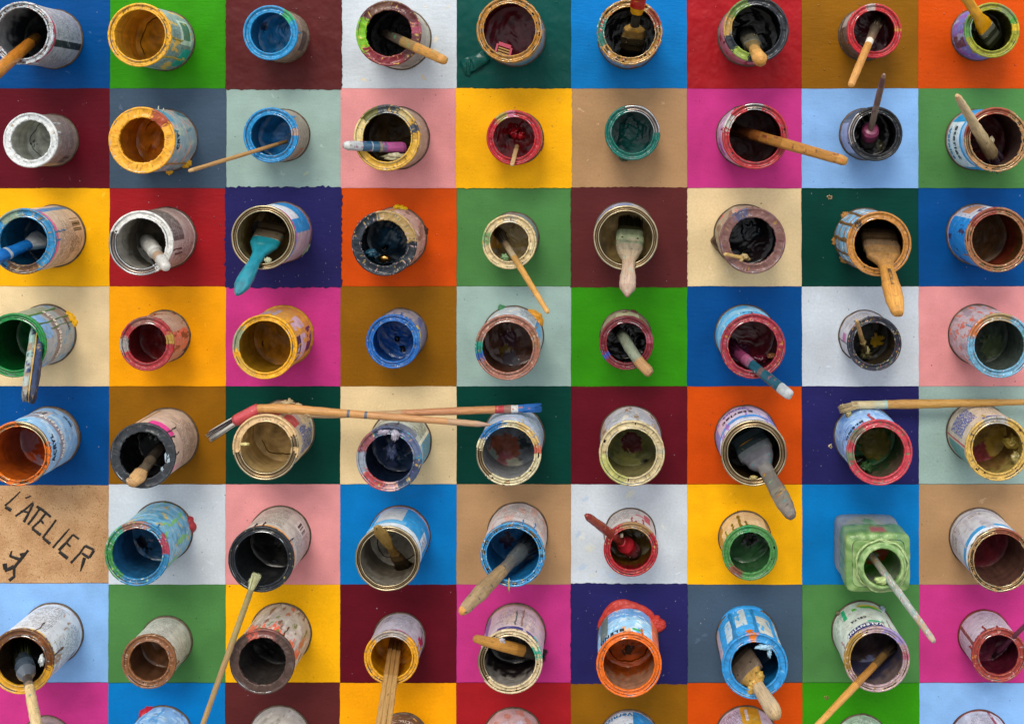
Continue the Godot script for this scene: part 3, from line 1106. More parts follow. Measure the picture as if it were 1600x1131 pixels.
# d: label, category, name, a [px, py, mm], b [px, py, mm or can it rests on], th mm where it rests, roll degrees, parts
func brush(d: Dictionary) -> Node3D:
	var t := thing(d.get("n", "paint_brush"), d.label, d.get("cat", "paint brush"), d.get("group", "brushes and sticks left in the cans"))
	var path := []
	if d.has("path"):
		for p in d.path:
			path.append(wp(p[0], p[1], p[2] * 0.001))
	else:
		var a := wp(d.a[0], d.a[1], d.a[2] * 0.001)
		var zb: float = rest_height(d.b[2], a, d.b[0], d.b[1], d.get("th", 5.0) * 0.001) if d.b[2] is String else d.b[2] * 0.001
		path = [a, wp(d.b[0], d.b[1], zb)]
	var o: Vector3 = path[0]
	t.position = o
	for i in path.size():
		path[i] = path[i] - o
	var dir: Vector3 = (path[path.size() - 1] - path[0]).normalized()
	var side := dir.cross(Vector3(0, 0, 1)).normalized()
	side = side.rotated(dir, deg_to_rad(d.get("roll", 0.0)))
	var sd: float = absf(o.x * 91.0 + o.y * 57.0)
	var grip: MeshInstance3D
	for q in d.parts:
		var stains: Array = d.get("stain", [])
		var amount: float = d.get("dirty", 0.0) if q[0] in ["handle", "stick"] else d.get("fdirty", 0.0)
		if q[0] == "bristles":
			part("bristles", hair(path, q[1], q[2], q[3] * 0.001, q[4] * 0.001, q[5] * 0.001, q[6] * 0.001, side, q[7], 260, int(sd * 10.0) + 3), M.hair, t)
		elif q[0] == "hole":
			var p := along(path, q[1])
			var dd := (along(path, q[1] + 0.02) - along(path, q[1] - 0.02)).normalized()
			var sx := (side - dd * side.dot(dd)).normalized()
			var sy := dd.cross(sx)
			if sy.z < 0:
				sy = -sy
			var mi := part("hanging_hole", lathe([Vector2(0.0001, -0.0015), Vector2(0.0028, -0.0012), Vector2(0.0033, 0.0004), Vector2(0.0041, 0.0006), Vector2(0.0043, -0.0006)], 16, [hx("0b0908"), hx("120d0a"), hx(q[3]), hx(q[3]), hx(q[3])]), M.coat, grip if grip else t)
			mi.transform = Transform3D(Basis(sx, dd, sx.cross(dd)), p + sy * q[2] * 0.001)
			if mi.transform.basis.z.z < 0:
				mi.transform = Transform3D(Basis(-sx, dd, (-sx).cross(dd)), p + sy * q[2] * 0.001)
		else:
			var mt: Material = M[q[2]]
			var piece := part(q[0], tube(path, q[1], side, q[3] if q.size() > 3 else 2.0, 18, d.get("rough", 0.12), sd, stains, amount, 64, q[4] * 0.001 if q.size() > 4 else 0.0), mt, t)
			if q[0] == "handle":
				grip = piece
			elif q[0] == "ferrule" and q[1][q[1].size() - 1][1] > 13.5:
				var tm: float = lerpf(q[1][0][0], q[1][q[1].size() - 1][0], 0.72)
				var up := dir.cross(side).normalized()
				if up.z < 0.0:
					up = -up
				for k in [-0.55, 0.55]:
					lump("nail", piece, along(path, tm) + side * k * q[1][1][1] * 0.001 + up * q[1][1][2] * 0.00098, Vector3(0.0016, 0.0016, 0.0011), "5a5044", k, M.tin, 0.1)
	if d.has("text"):
		var tm := TextMesh.new()
		tm.text = d.text[0]
		var f := SystemFont.new()
		f.font_names = PackedStringArray(["Droid Sans"])
		f.font_weight = 700
		tm.font = f
		tm.font_size = 32
		tm.pixel_size = d.text[2] * 0.001 / 24.0
		tm.depth = 0.0003
		var ink := StandardMaterial3D.new()
		ink.albedo_color = Color.html(d.text[4])
		ink.roughness = 0.5
		var up := dir.cross(side).normalized()
		if up.z < 0.0:
			up = -up
		var words := part("lettering", tm, ink, grip)
		words.transform = Transform3D(Basis(dir, up.cross(dir), up), along(path, d.text[1]) + up * d.text[3] * 0.001)
	for q in d.get("lumps", []):
		var p: Vector3 = along(path, q[0]) + side * q[1] * 0.001 + Vector3(0, 0, q[2] * 0.001)
		lump("paint_clump", t, p, Vector3(q[3], q[4], q[5]) * 0.001, q[6], sd + q[0] * 9.0)
	return t

# ---------------------------------------------------------------- the cans, row by row
func can_list() -> Array:
	return [
	# row one
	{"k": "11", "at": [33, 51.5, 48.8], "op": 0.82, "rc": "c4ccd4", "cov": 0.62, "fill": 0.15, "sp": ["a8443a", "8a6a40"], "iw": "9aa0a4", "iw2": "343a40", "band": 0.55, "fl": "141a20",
		"lb": ["8f929b", ["T", 0.53, 0.98, 0.16, 0.95, "62656f", 9], ["T", 0.03, 0.42, 0.16, 0.95, "62656f", 9], ["R", 0.43, 0.5, 0.1, 1, "26261f"], ["R", 0, 1, 0.03, 0.1, "9c3347"]],
		"label": "grey printed can with red band and whitish rim holding a thick varnished handle"},
	{"k": "12", "at": [217, 54.4, 49.3], "op": 0.81, "rc": "eeb12c", "cov": 0.93, "fill": 0.4, "sp": ["3a2a18", "8a7a70"], "spt": 0.42, "iw": "e8b440", "fl": "dca62c", "crack": [80, 215],
		"lb": ["7f9394", ["T", 0.1, 0.9, 0.1, 0.9, "566a70", 8], ["R", 0.5, 0.78, 0.45, 0.9, "a9bab0"], ["R", 0.55, 0.75, 0.55, 0.85, "4a6a60"], ["R", 0.22, 0.46, 0.6, 1, "1f8e88"], ["S", "c9a050", 0.22]], "dr": [[-30, 0.75, 4, "c8a24c"], [8, 0.5, 3, "b89a55"]],
		"label": "empty yellow-lined can with chipped yellow rim on the bright green square"},
	{"k": "13", "at": [422, 51, 42.3], "op": 0.76, "rc": "2490cc", "cov": 1.0, "fill": 0.5, "arcs": [[28, 58, "2fa56c"]], "iw": "2c86b8", "fl": "2880b4", "wet": true, "bl": [[-0.35, 0.25, 0.18, "123a5c"]],
		"lb": ["8c8174", ["R", 0, 1, 0.5, 1, "71655a"], ["T", 0.0, 1.0, 0.08, 0.5, "51483f", 6], ["R", 0.4, 0.65, 0.45, 0.85, "3d3a3c"], ["T", 0.05, 0.95, 0.55, 0.95, "b0a184", 5]],
		"label": "small can lined with blue paint on the red brown square"},
	{"k": "14", "at": [607, 51.7, 50.5], "op": 0.73, "rc": "5d2a2c", "cov": 1.0, "fill": 0.8, "arcs": [[150, 215, "76b515"], [215, 300, "7c1f2b"], [-18, 22, "a04a60"], [85, 130, "6d4a3c"]], "sp": ["d8a54a", "c9b04a"], "spt": 0.45, "iw": "1c1416", "fl": "0d090b", "bl": [[0.1, -0.4, 0.3, "261a20"]],
		"lb": ["8f8a80", ["R", 0, 1, 0.55, 1, "a39c8d"], ["R", 0.2, 0.5, 0.15, 0.85, "77726a"], ["S", "6a5a48", 0.15]], "label": "black-lined can with maroon, brown and lime patches on its rim"},
	{"k": "15", "at": [796, 46, 51], "op": 0.80, "tin": "g", "rc": "b9802e", "cov": 0.6, "fill": 0.1, "iw": "a05a24", "iw2": "6e1c26", "fl": "7a1f30", "wet": true, "band": 0.3, "frough": 0.0008,
		"lb": ["74829a", ["R", 0, 1, 0, 0.3, "a98a4c"], ["T", 0.1, 0.9, 0.3, 0.8, "d6cfa8", 4], ["R", 0.3, 0.5, 0.6, 0.9, "3a86ad"]], "label": "can with glossy dark red paint and golden rim on the bottle green square"},
	{"k": "16", "at": [984, 50, 50.8], "op": 0.785, "tin": "g", "rc": "b4863e", "cov": 0.55, "fill": 0.25, "arcs": [[150, 205, "2e7a70"], [10, 50, "8c3b22"], [-60, -20, "d4c9b0"]], "sp": ["b03824", "e0d8c8"], "iw": "2a1d14", "fl": "0d0a09", "wet": true,
		"lb": ["8fb4d4", ["R", 0, 1, 0.35, 1, "6c8fb0"], ["S", "b35a3a", 0.12]], "label": "black-lined can with tan and tin rim on the sky blue square"},
	{"k": "17", "at": [1182, 46, 50.5], "op": 0.765, "rc": "20262f", "cov": 0.97, "fill": 0.6, "arcs": [[105, 150, "5d7a32"], [150, 190, "b6914a"], [-50, -25, "cfd0cc"], [222, 255, "93ab48"]], "iw": "14161a", "fl": "08090b", "wet": true,
		"lb": ["a8707a", ["R", 0, 1, 0.5, 1, "94616c"], ["S", "6a2a34", 0.2]], "label": "black can with dark rim and pinkish side on the bright red square"},
	{"k": "18", "at": [1367, 48, 42], "op": 0.77, "rc": "c22a34", "cov": 0.96, "fill": 0.35, "arcs": [[-25, 8, "c78b34"], [-75, -30, "c85a76"], [88, 108, "b9a9a6"]], "iw": "6e1a22", "fl": "52202a", "wet": true,
		"lb": ["3a3233", ["T", 0.1, 0.9, 0.12, 0.55, "b4aca4", 4], ["R", 0.0, 0.3, 0.25, 0.8, "8f8b88"], ["T", 0.35, 0.95, 0.6, 0.95, "a08c3a", 4]], "label": "small dark printed can with bright red rim on the ochre square"},
	{"k": "19", "at": [1551, 47, 42.6], "op": 0.765, "rc": "9a9c2a", "cov": 1.0, "fill": 0.5, "arcs": [[35, 70, "7d8f5a"], [-15, 15, "e0c02a"], [15, 35, "4f9a3c"], [150, 200, "5f9a48"]], "iw": "57521c", "fl": "3c3a14", "wet": true,
		"lb": ["4f6fb4", ["R", 0, 1, 0.6, 1, "6a68ae"], ["S", "6f4fa0", 0.3], ["R", 0.45, 0.6, 0.2, 0.9, "3a3d52"], ["S", "8aa3c9", 0.15]], "label": "blue and violet can with yellow green rim on the orange square"},
	# row two
	{"k": "21", "at": [46.5, 219, 42.3], "op": 0.76, "rc": "e2e7e8", "cov": 1.0, "fill": 0.8, "arcs": [[15, 40, "eef0ee"]], "sp": ["d9c9ae", "a97a4c"], "spt": 0.5, "iw": "d6d6ca", "fl": "d4d8ce", "crack": [120, 240], "bl": [[0.1, -0.1, 0.05, "4a4640"], [0.22, -0.2, 0.05, "59544c"]],
		"lb": ["8b7f78", ["R", 0, 1, 0, 0.06, "a05a30"], ["T", 0.05, 0.95, 0.2, 0.8, "6a6280", 8], ["B", 0.15, 0.3, 0.62, 0.9, "3a3436"], ["R", 0, 0.15, 0, 1, "9a8a70"]], "label": "small white-lined can with thick white rim on the wine red square"},
	{"k": "22", "lp": [[247, 170, 100, 1, 4, 1.5, "c8ccb8"], [255, 172, 100, 1, 3, 1.5, "c8ccb8"]], "at": [220.5, 219, 51.5], "op": 0.71, "rc": "f2ae32", "cov": 1.0, "fill": 0.85, "arcs": [[32, 70, "a34a30"]], "sp": ["d07a20"], "spt": 0.5, "iw": "d89028", "fl": "d08420", "crack": [40, 150], "wet": true, "bl": [[0.4, -0.35, 0.12, "b5620c", 1.5]],
		"lb": ["859aa0", ["S", "c79a88", 0.3, 0.03, 0.05], ["S", "a1aea0", 0.25], ["R", 0.7, 0.95, 0.05, 0.3, "5a8fa8"], ["S", "3f6f80", 0.12]], "tx": [["CRY", 11, -2, 0.18, "20303a"]], "bb": [[-50, 22, 7, "d9a01c", 10], [-85, 16, 6, "d9a01c", 6]], "dr": [[-48, 0.9, 4, "c08a40"]],
		"label": "can thickly crusted with amber paint on the slate grey square"},
	{"k": "23", "at": [422.7, 211, 42.5], "op": 0.755, "rc": "1f8ccc", "cov": 0.97, "fill": 0.2, "arcs": [[-12, 14, "b99a88"]], "sp": ["cfd8e0"], "spt": 0.55, "iw": "227aae", "fl": "2074aa", "wet": true,
		"lb": ["968c80", ["R", 0, 1, 0, 0.12, "7a6a58"], ["T", 0.1, 0.9, 0.2, 0.9, "857a70", 6], ["R", 0.1, 0.35, 0.5, 0.8, "8a5a3a"]], "label": "small beige can lined with blue paint on the sage green square"},
	{"k": "24", "lp": [[618, 245, 108, 18, 6, 6, "a8a080"]], "at": [604, 215, 51.2], "op": 0.75, "rc": "d9a83a", "cov": 1.0, "fill": 0.35, "arcs": [[140, 190, "e6cf8c"], [65, 110, "3f464c"], [40, 65, "c7b27c"], [10, 26, "39404c"], [110, 140, "6b6a30"], [-30, 8, "d9a53c"]], "sp": ["4a3a20", "e8b83a"], "spt": 0.42, "iw": "3f2f16", "fl": "5a4018",
		"lb": ["8f8372", ["R", 0, 1, 0.0, 0.15, "76654c"], ["S", "a2988a", 0.25], ["R", 0, 1, 0.9, 1, "6d6154"]], "label": "beige can with cream, yellow and dark patches on its rim on the pink square"},
	{"k": "25", "lp": [[803, 207, 40, 9, 8, 10, "a81c28"], [815, 212, 50, 6, 6, 8, "9a1822"]], "at": [803, 215, 42.3], "op": 0.77, "rc": "b8222e", "cov": 0.95, "fill": 0.4, "arcs": [[110, 135, "a89a50"], [90, 108, "c46a8c"], [-120, -75, "tin"]], "sp": ["7a3a4a"], "spt": 0.5, "iw": "9a1a24", "fl": "8c1620", "wet": true, "bl": [[0.0, 0.35, 0.3, "a51c26", 3.0], [-0.25, 0.05, 0.09, "1a0506", -2]],
		"lb": ["8d6a5a", ["S", "b0283a", 0.4], ["S", "3a4a60", 0.2]], "bb": [[100, 14, 4, "8a2030", 6], [-20, 30, 3, "7a3a40", 8]], "label": "small can crusted with bright red paint on the yellow square"},
	{"k": "26", "at": [988.5, 207, 42.7], "op": 0.765, "rc": "0c6a5e", "cov": 1.0, "fill": 0.5, "arcs": [[-15, 105, "tin"]], "iw": "0f5650", "fl": "145450", "wet": true, "bl": [[-0.1, 0.0, 0.35, "1a6660", 1.0]],
		"lb": ["0f5c52", ["S", "a38a6a", 0.2], ["S", "0a4a42", 0.3]], "bb": [[-108, 22, 7, "06483f", 30]], "label": "small can coated in dark green paint on the tan square"},
	{"k": "27", "at": [1180.6, 212.5, 51.2], "op": 0.80, "rc": "b02c34", "cov": 0.92, "fill": 0.3, "arcs": [[70, 105, "tin"], [140, 165, "c9c6c0"], [-65, -48, "2f6fae"], [-110, -100, "e0dad2"]], "sp": ["7c4a50"], "spt": 0.5, "iw": "4a1214", "fl": "4a1416",
		"lb": ["b7a3bc", ["T", 0.1, 0.9, 0.2, 0.9, "9a86a8", 8], ["R", 0.5, 0.7, 0.5, 0.9, "7a4a9c"], ["S", "c9b9c4", 0.25]], "label": "can with dark red lining and scuffed red rim on the magenta square"},
	{"k": "28", "at": [1368.5, 209, 42], "op": 0.78, "rc": "1b2026", "cov": 0.97, "fill": 0.3, "arcs": [[125, 205, "tin"]], "iw": "15181c", "fl": "0b0d10", "wet": true, "bl": [[0.2, -0.55, 0.2, "4a4626"]],
		"lb": ["5a5a62", ["R", 0.35, 0.75, 0.2, 0.9, "8c98b8"], ["R", 0, 0.3, 0, 1, "3b3b42"], ["T", 0.4, 0.9, 0.5, 0.95, "b8c0d0", 4]], "label": "small black-lined can with black rim on the powder blue square"},
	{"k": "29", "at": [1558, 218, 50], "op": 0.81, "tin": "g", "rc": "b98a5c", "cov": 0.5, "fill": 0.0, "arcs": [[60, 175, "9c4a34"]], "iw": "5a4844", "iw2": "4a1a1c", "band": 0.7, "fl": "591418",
		"lb": ["8fb0d6", ["R", 0, 1, 0.2, 1, "1d86c2"], ["R", 0.3, 0.85, 0.3, 0.95, "c3cfd8"], ["R", 0.0, 1, 0.93, 1, "a88a90"]], "tx": [["Starlac", 13, 6, 0.52, "1d242c"], ["Vernice", 11, 8, 0.8, "1d76b2"]], "label": "blue can with a white lettered panel and dark red lining on the leaf green square"},
	# row three
	{"k": "31", "at": [35, 377, 51], "op": 0.745, "rc": "2a86bb", "cov": 1.0, "fill": 0.6, "arcs": [[95, 140, "7f9a86"], [235, 300, "6d4a32"]], "sp": ["b3a070", "96763c"], "spt": 0.33, "iw": "1f6f98", "fl": "123a50", "wet": true,
		"lb": ["b5a594", ["R", 0, 1, 0.0, 0.12, "c85a8c"], ["R", 0.8, 0.88, 0.1, 1, "3f76a8"], ["T", 0.1, 0.75, 0.2, 0.7, "a09080", 7], ["B", 0.52, 0.66, 0.66, 0.92, "2c2826"], ["T", 0.3, 0.5, 0.55, 0.9, "3c3632", 4]], "label": "beige can with blue speckled rim on the yellow square"},
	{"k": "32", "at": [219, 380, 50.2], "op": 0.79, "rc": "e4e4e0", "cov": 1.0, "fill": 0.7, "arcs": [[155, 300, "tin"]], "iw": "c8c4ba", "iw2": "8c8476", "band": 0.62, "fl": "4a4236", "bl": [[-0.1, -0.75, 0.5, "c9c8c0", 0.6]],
		"lb": ["a8978e", ["R", 0.45, 0.98, 0.0, 0.5, "58504c"], ["T", 0.5, 0.95, 0.08, 0.5, "d6d2cc", 4], ["T", 0.1, 0.45, 0.2, 0.9, "8a7c78", 7], ["R", 0, 1, 0.92, 1, "d2ccc4"]], "dr": [[-25, 0.4, 3, "4a4440"], [-35, 0.3, 3, "4a4440", 0.2]], "label": "white-lined can with half tin, half white rim on the bright red square"},
	{"k": "33", "lp": [[418, 407, 117, 5, 5, 4, "b8b898"]], "at": [410.5, 371, 50], "op": 0.815, "tin": "g", "iw": "9c8c64", "iw2": "7c6634", "fl": "8c7240", "bl": [[-0.4, 0.3, 0.35, "1d1710"]],
		"lb": ["2b86c4", ["R", 0.0, 0.45, 0.15, 0.98, "a89aa4"], ["R", 0, 1, 0.0, 0.1, "b84a86"], ["R", 0.6, 1, 0.1, 0.55, "c2c8d0"], ["R", 0, 1, 0.93, 1, "b06a90"]], "bb": [[-35, 40, 3, "7a8a70", 5]], "label": "blue, white and pink can with golden rim on the navy square"},
	{"k": "34", "lp": [[580, 395, 100, 9, 5, 5, "244e64"], [630, 405, 105, 8, 5, 5, "1a2834"]], "at": [600, 380, 50.4], "op": 0.73, "rc": "1e2731", "cov": 1.0, "fill": 0.75, "arcs": [[5, 105, "a88a55"]], "sp": ["c2a464", "4a5a66", "caa0a0"], "spt": 0.36, "iw": "0f1418", "fl": "1e3444", "wet": true, "bl": [[0.25, 0.2, 0.4, "2c5570", 1.2], [0.05, -0.2, 0.1, "050607", -3], [-0.4, -0.6, 0.2, "3a82a8", 1]],
		"lb": ["a18c84", ["S", "6f6058", 0.25], ["R", 0, 0.2, 0, 1, "8a746c"], ["S", "c2b2ac", 0.2]], "bb": [[82, 30, 5, "d9b41c", 14], [15, 20, 4, "3a2c24", 8]], "dr": [[60, 0.9, 5, "c9a424"]], "label": "black crusted can with gold patches on its rim on the orange square"},
	{"k": "35", "lp": [[789, 402, 83, 6, 5, 3, "6a8a5c"], [830, 388, 84, 3, 9, 3, "e0d0a4"]], "at": [795.7, 378, 42], "op": 0.735, "rc": "d9c291", "cov": 0.97, "fill": 0.6, "arcs": [[155, 185, "7fa46a"], [75, 95, "c2b8a0"]], "sp": ["6a4a2c", "c9a040"], "spt": 0.42, "iw": "b09a68", "iw2": "b98f34", "fl": "8f8058", "wet": true, "bl": [[0.4, 0.3, 0.45, "a39468", 1.4], [-0.7, 0.1, 0.35, "c0902a", 0.5]],
		"lb": ["75808c", ["S", "8c5a5a", 0.2], ["T", 0.1, 0.9, 0.2, 0.8, "98a4b0", 6]], "label": "small can with cream rim and beige lining on the leaf green square"},
	{"k": "36", "at": [978, 371.5, 50.4], "op": 0.825, "tin": "g", "iw": "b09e70", "iw2": "96824e", "fl": "a88e58", "fz": 30,
		"lb": ["7f8fb4", ["R", 0.3, 0.7, 0.6, 1, "8a96c0"], ["R", 0, 0.3, 0, 1, "b0aaa0"], ["S", "c4c0b4", 0.2]], "label": "bare tin can with clean golden rim on the red brown square under the tan square"},
	{"k": "37", "at": [1176.5, 376, 51], "op": 0.735, "rc": "7a5550", "cov": 1.0, "fill": 0.85, "arcs": [[100, 130, "54506c"], [-100, -60, "8c3a44"], [-35, 0, "8a4858"]], "sp": ["3f5a8a", "a8863a"], "spt": 0.48, "iw": "1a1418", "fl": "16141a", "wet": true, "bl": [[-0.1, 0.35, 0.35, "14222e", 1.0], [0.3, -0.3, 0.4, "2c1a20", 0.5]],
		"lb": ["8d8070", ["S", "6a4a40", 0.35], ["S", "b0a894", 0.2], ["S", "c24a4a", 0.1]], "bb": [[195, 30, 6, "3d2a24", 30]], "label": "can crusted with mauve brown paint on the cream square"},
	{"k": "38", "at": [1374.3, 381, 50], "op": 0.78, "rc": "c1833a", "cov": 1.0, "fill": 0.45, "arcs": [[130, 145, "3a2c20"], [-60, -25, "a8907a"]], "sp": ["8a5a24"], "spt": 0.45, "iw": "3a2210", "fl": "1c0f08",
		"lb": ["7fb0d0", ["S", "5a93bc", 0.25, 0.05, 0.08], ["S", "c9d4da", 0.2], ["R", 0, 1, 0.3, 0.36, "9a6f3c"], ["R", 0, 1, 0.66, 0.72, "9a6f3c"]], "dr": [[-40, 0.95, 6, "96693a"], [-14, 0.95, 6, "96693a"], [16, 0.95, 7, "96693a"], [44, 0.95, 6, "96693a"], [66, 0.9, 6, "96693a"]], "bb": [[130, 18, 6, "a5743c", 8], [185, 18, 5, "a5743c", 8], [225, 20, 4, "a5743c", 8]], "label": "blue can netted with runs of brown paint on the dark green square"},
	{"k": "39", "at": [1560, 374.5, 50.3], "op": 0.80, "tin": "g", "rc": "a06a48", "cov": 0.7, "fill": 0.1, "arcs": [[90, 150, "8c3a2c"]], "iw": "5a3c1c", "iw2": "7a2c1c", "fl": "5a3a16", "frough": 0.0006,
		"lb": ["2179bd", ["R", 0.0, 0.36, 0.1, 0.95, "b5b6c0"], ["R", 0.1, 0.3, 0.4, 0.8, "b07a5a"], ["R", 0, 1, 0, 0.06, "8fb8dc"], ["S", "3a2c4a", 0.1], ["R", 0, 1, 0.93, 1, "c0a0b0"]], "label": "blue and white can with brown bottom and coppery rim on the dark blue square"},
	# row four
	{"k": "41", "at": [21, 539.5, 49.5], "op": 0.81, "rc": "1c8a44", "cov": 1.0, "fill": 0.25, "iw": "0f5a28", "fl": "0f622e", "wet": true,
		"lb": ["8f9ca6", ["R", 0.45, 0.8, 0.0, 0.3, "6f9fd0"], ["S", "5f92b8", 0.22, 0.04, 0.04], ["R", 0.1, 0.95, 0.38, 0.52, "7d7472"], ["R", 0.75, 1, 0, 0.7, "7f8f80"], ["R", 0.55, 0.75, 0.75, 0.95, "8c7f78"]], "tx": [["Kuechel Farbe", 9.5, -2, 0.49, "e6e2d8"], ["750 ml", 5, 6, 0.8, "2c3238"]], "dr": [[22, 0.95, 3, "3f7a48"], [48, 0.9, 5, "3a8a4a"], [8, 0.7, 2, "3f7a48", 0.3]], "bb": [[32, 40, 8, "eab010", 7]],
		"label": "green-rimmed can with a grey blue lettered label on the cream square"},
	{"k": "42", "at": [228.6, 537, 42], "op": 0.735, "rc": "a83238", "cov": 0.97, "fill": 0.55, "arcs": [[-20, 25, "b08a3c"], [165, 200, "a39c98"], [75, 130, "8a5a50"]], "sp": ["6a2a28"], "spt": 0.5, "iw": "7a2226", "fl": "741a1e",
		"lb": ["a8857c", ["R", 0.5, 1, 0, 1, "a39084"], ["R", 0.25, 0.5, 0.1, 0.9, "c0685c"], ["T", 0.28, 0.48, 0.2, 0.8, "e6cfc4", 4], ["S", "6a3a34", 0.15]], "label": "small can with dull red lining and red rim on the amber square"},
	{"k": "43", "at": [413, 542, 50], "op": 0.82, "rc": "eeab1e", "cov": 0.98, "fill": 0.45, "arcs": [[140, 185, "9aa07c"], [200, 250, "d6a640"]], "iw": "a87c1c", "fl": "b5760c", "bl": [[-0.1, 0.15, 0.05, "3a2408"], [0.0, -0.65, 0.07, "2a1a06"]],
		"lb": ["c08f3e", ["R", 0.75, 1, 0.05, 0.6, "a79aa0"], ["R", 0.48, 0.62, 0.15, 0.65, "bba3b0"], ["R", 0.15, 0.42, 0.05, 0.3, "2d2a44"], ["T", 0.17, 0.4, 0.08, 0.26, "d8d0d8", 1], ["R", 0.15, 0.42, 0.3, 0.6, "c0a8b8"], ["R", 0.2, 0.46, 0.65, 0.9, "4a2f56"], ["S", "d29a30", 0.25]], "seam": "c9962c", "label": "can lined with golden yellow paint on the magenta square beside an amber square"},
	{"k": "44", "at": [614, 533.5, 41.7], "op": 0.77, "rc": "1c64b4", "cov": 1.0, "fill": 0.35, "arcs": [[0, 22, "3a7ac0"]], "sp": ["c9b88a"], "spt": 0.56, "iw": "1654a0", "fl": "134a90", "wet": true, "bl": [[0.15, 0.15, 0.13, "03060c", -3], [0.5, -0.35, 0.14, "03060c", -3]],
		"lb": ["8d8c98", ["R", 0, 0.5, 0, 1, "6a6f94"], ["T", 0.1, 0.9, 0.2, 0.9, "b5b0b8", 6], ["S", "4a5a90", 0.25], ["R", 0.1, 0.45, 0.1, 0.3, "b9a85a"]], "label": "small can lined with deep blue paint on the ochre square"},
	{"k": "45", "at": [793, 543, 50.4], "op": 0.79, "rc": "a06a58", "cov": 0.9, "fill": 0.35, "arcs": [[165, 190, "1d8a78"], [190, 205, "2456a8"], [-20, 30, "9a6a48"]], "sp": ["d8b8a8", "6a3a2a"], "spt": 0.4, "iw": "5a3320", "fl": "553224", "wet": true, "bl": [[0.05, 0.3, 0.3, "4a2a38", 1], [-0.1, -0.1, 0.22, "6a5420", 1.5], [0.1, -0.5, 0.3, "4a4550", 0.5]],
		"lb": ["a9b0ba", ["R", 0.2, 0.3, 0.1, 0.9, "4f9ad0"], ["S", "c7c2bc", 0.3], ["T", 0.35, 0.6, 0.3, 0.9, "6a7888", 5], ["R", 0.3, 0.34, 0.3, 0.9, "1d70b8"]], "bb": [[40, 44, 7, "d28f2a", 14], [112, 16, 6, "3f7a52", 12]], "label": "can with brown crusted lining on the sage square and orange paint cake at its foot"},
	{"k": "46", "at": [979, 536, 41.5], "op": 0.76, "rc": "7a2530", "cov": 0.97, "fill": 0.35, "arcs": [[-20, 20, "9c4a5c"], [205, 215, "2a5ac0"]], "sp": ["b04050"], "spt": 0.5, "iw": "1a0d0f", "fl": "070506", "wet": true,
		"lb": ["9a8478", ["R", 0.3, 0.6, 0.3, 0.8, "b0a88c"], ["R", 0, 0.3, 0, 1, "84665e"], ["S", "6a2a30", 0.2]], "bb": [[70, 20, 3, "5a2c2c", 6]], "label": "small black-lined can with dark red rim on the bright green square"},
	{"k": "47", "lp": [[1190, 560, 60, 12, 6, 8, "5a1a2c"], [1205, 556, 70, 6, 4, 5, "8a5a3a"]], "at": [1177, 541, 50.2], "op": 0.775, "rc": "9c2c3c", "cov": 0.96, "fill": 0.5, "arcs": [[-115, -70, "b56a3a"]], "sp": ["c9923a", "c25a70"], "spt": 0.42, "iw": "5a1420", "fl": "661826", "wet": true, "bl": [[-0.5, -0.2, 0.3, "5a2440", 3]],
		"lb": ["58aee0", ["R", 0, 1, 0.4, 0.72, "86bfe4"], ["R", 0, 1, 0.0, 0.1, "9a3a44"], ["T", 0.0, 0.5, 0.2, 0.35, "1a3a5c", 1], ["S", "a7cde4", 0.25]], "label": "light blue can with red crusted rim on the dark blue square"},
	{"k": "48", "at": [1367, 537, 42], "op": 0.785, "rc": "2c3040", "cov": 1.0, "fill": 0.45, "sp": ["c9a22a", "4a6a3a", "c25a6a", "cfc9a0"], "spt": 0.34, "iw": "4a4030", "fl": "18150a", "bl": [[0.1, 0.15, 0.25, "b08a1c", 1.5], [-0.4, -0.5, 0.2, "7a7048", 1]],
		"lb": ["b4b0b4", ["T", 0.2, 0.6, 0.2, 0.8, "8a848c", 6], ["R", 0.62, 0.72, 0.3, 0.6, "b0528c"], ["R", 0.72, 0.74, 0.0, 1, "4a4440"]], "label": "small can with dark rim flecked in many colours on the white square"},
	{"k": "49", "at": [1563, 540, 50], "op": 0.79, "rc": "6fa8c8", "cov": 0.95, "fill": 0.4, "arcs": [[60, 120, "a38a60"], [120, 160, "c0703a"], [-30, 30, "4f9aa0"]], "sp": ["dfe6e8", "2f8a80", "b04a50"], "spt": 0.38, "iw": "5a6660", "fl": "3d4a40", "bl": [[-0.3, 0.0, 0.4, "5a6a48", 0.8]],
		"lb": ["a79ea4", ["S", "c25a3a", 0.14, 0.09, 0.03], ["S", "8a828c", 0.3], ["R", 0, 1, 0.0, 0.08, "c85a90"], ["S", "b9503a", 0.12, 0.08, 0.03]], "label": "grey can with red strokes and pale blue rim on the pink square"},
	# row five
	{"k": "51", "at": [27, 709, 50], "op": 0.84, "tin": "g", "rc": "e0701c", "cov": 0.6, "fill": 0.1, "arcs": [[-75, 10, "e8761c"], [20, 90, "tin"]], "iw": "c25c1a", "iw2": "a04a18", "fl": "9c3c10", "wet": true, "bl": [[0.3, 0.45, 0.4, "8a6068", 0.8], [0.75, -0.3, 0.22, "94707c", 0.8], [0.4, -0.15, 0.22, "c0501a", 1.0]],
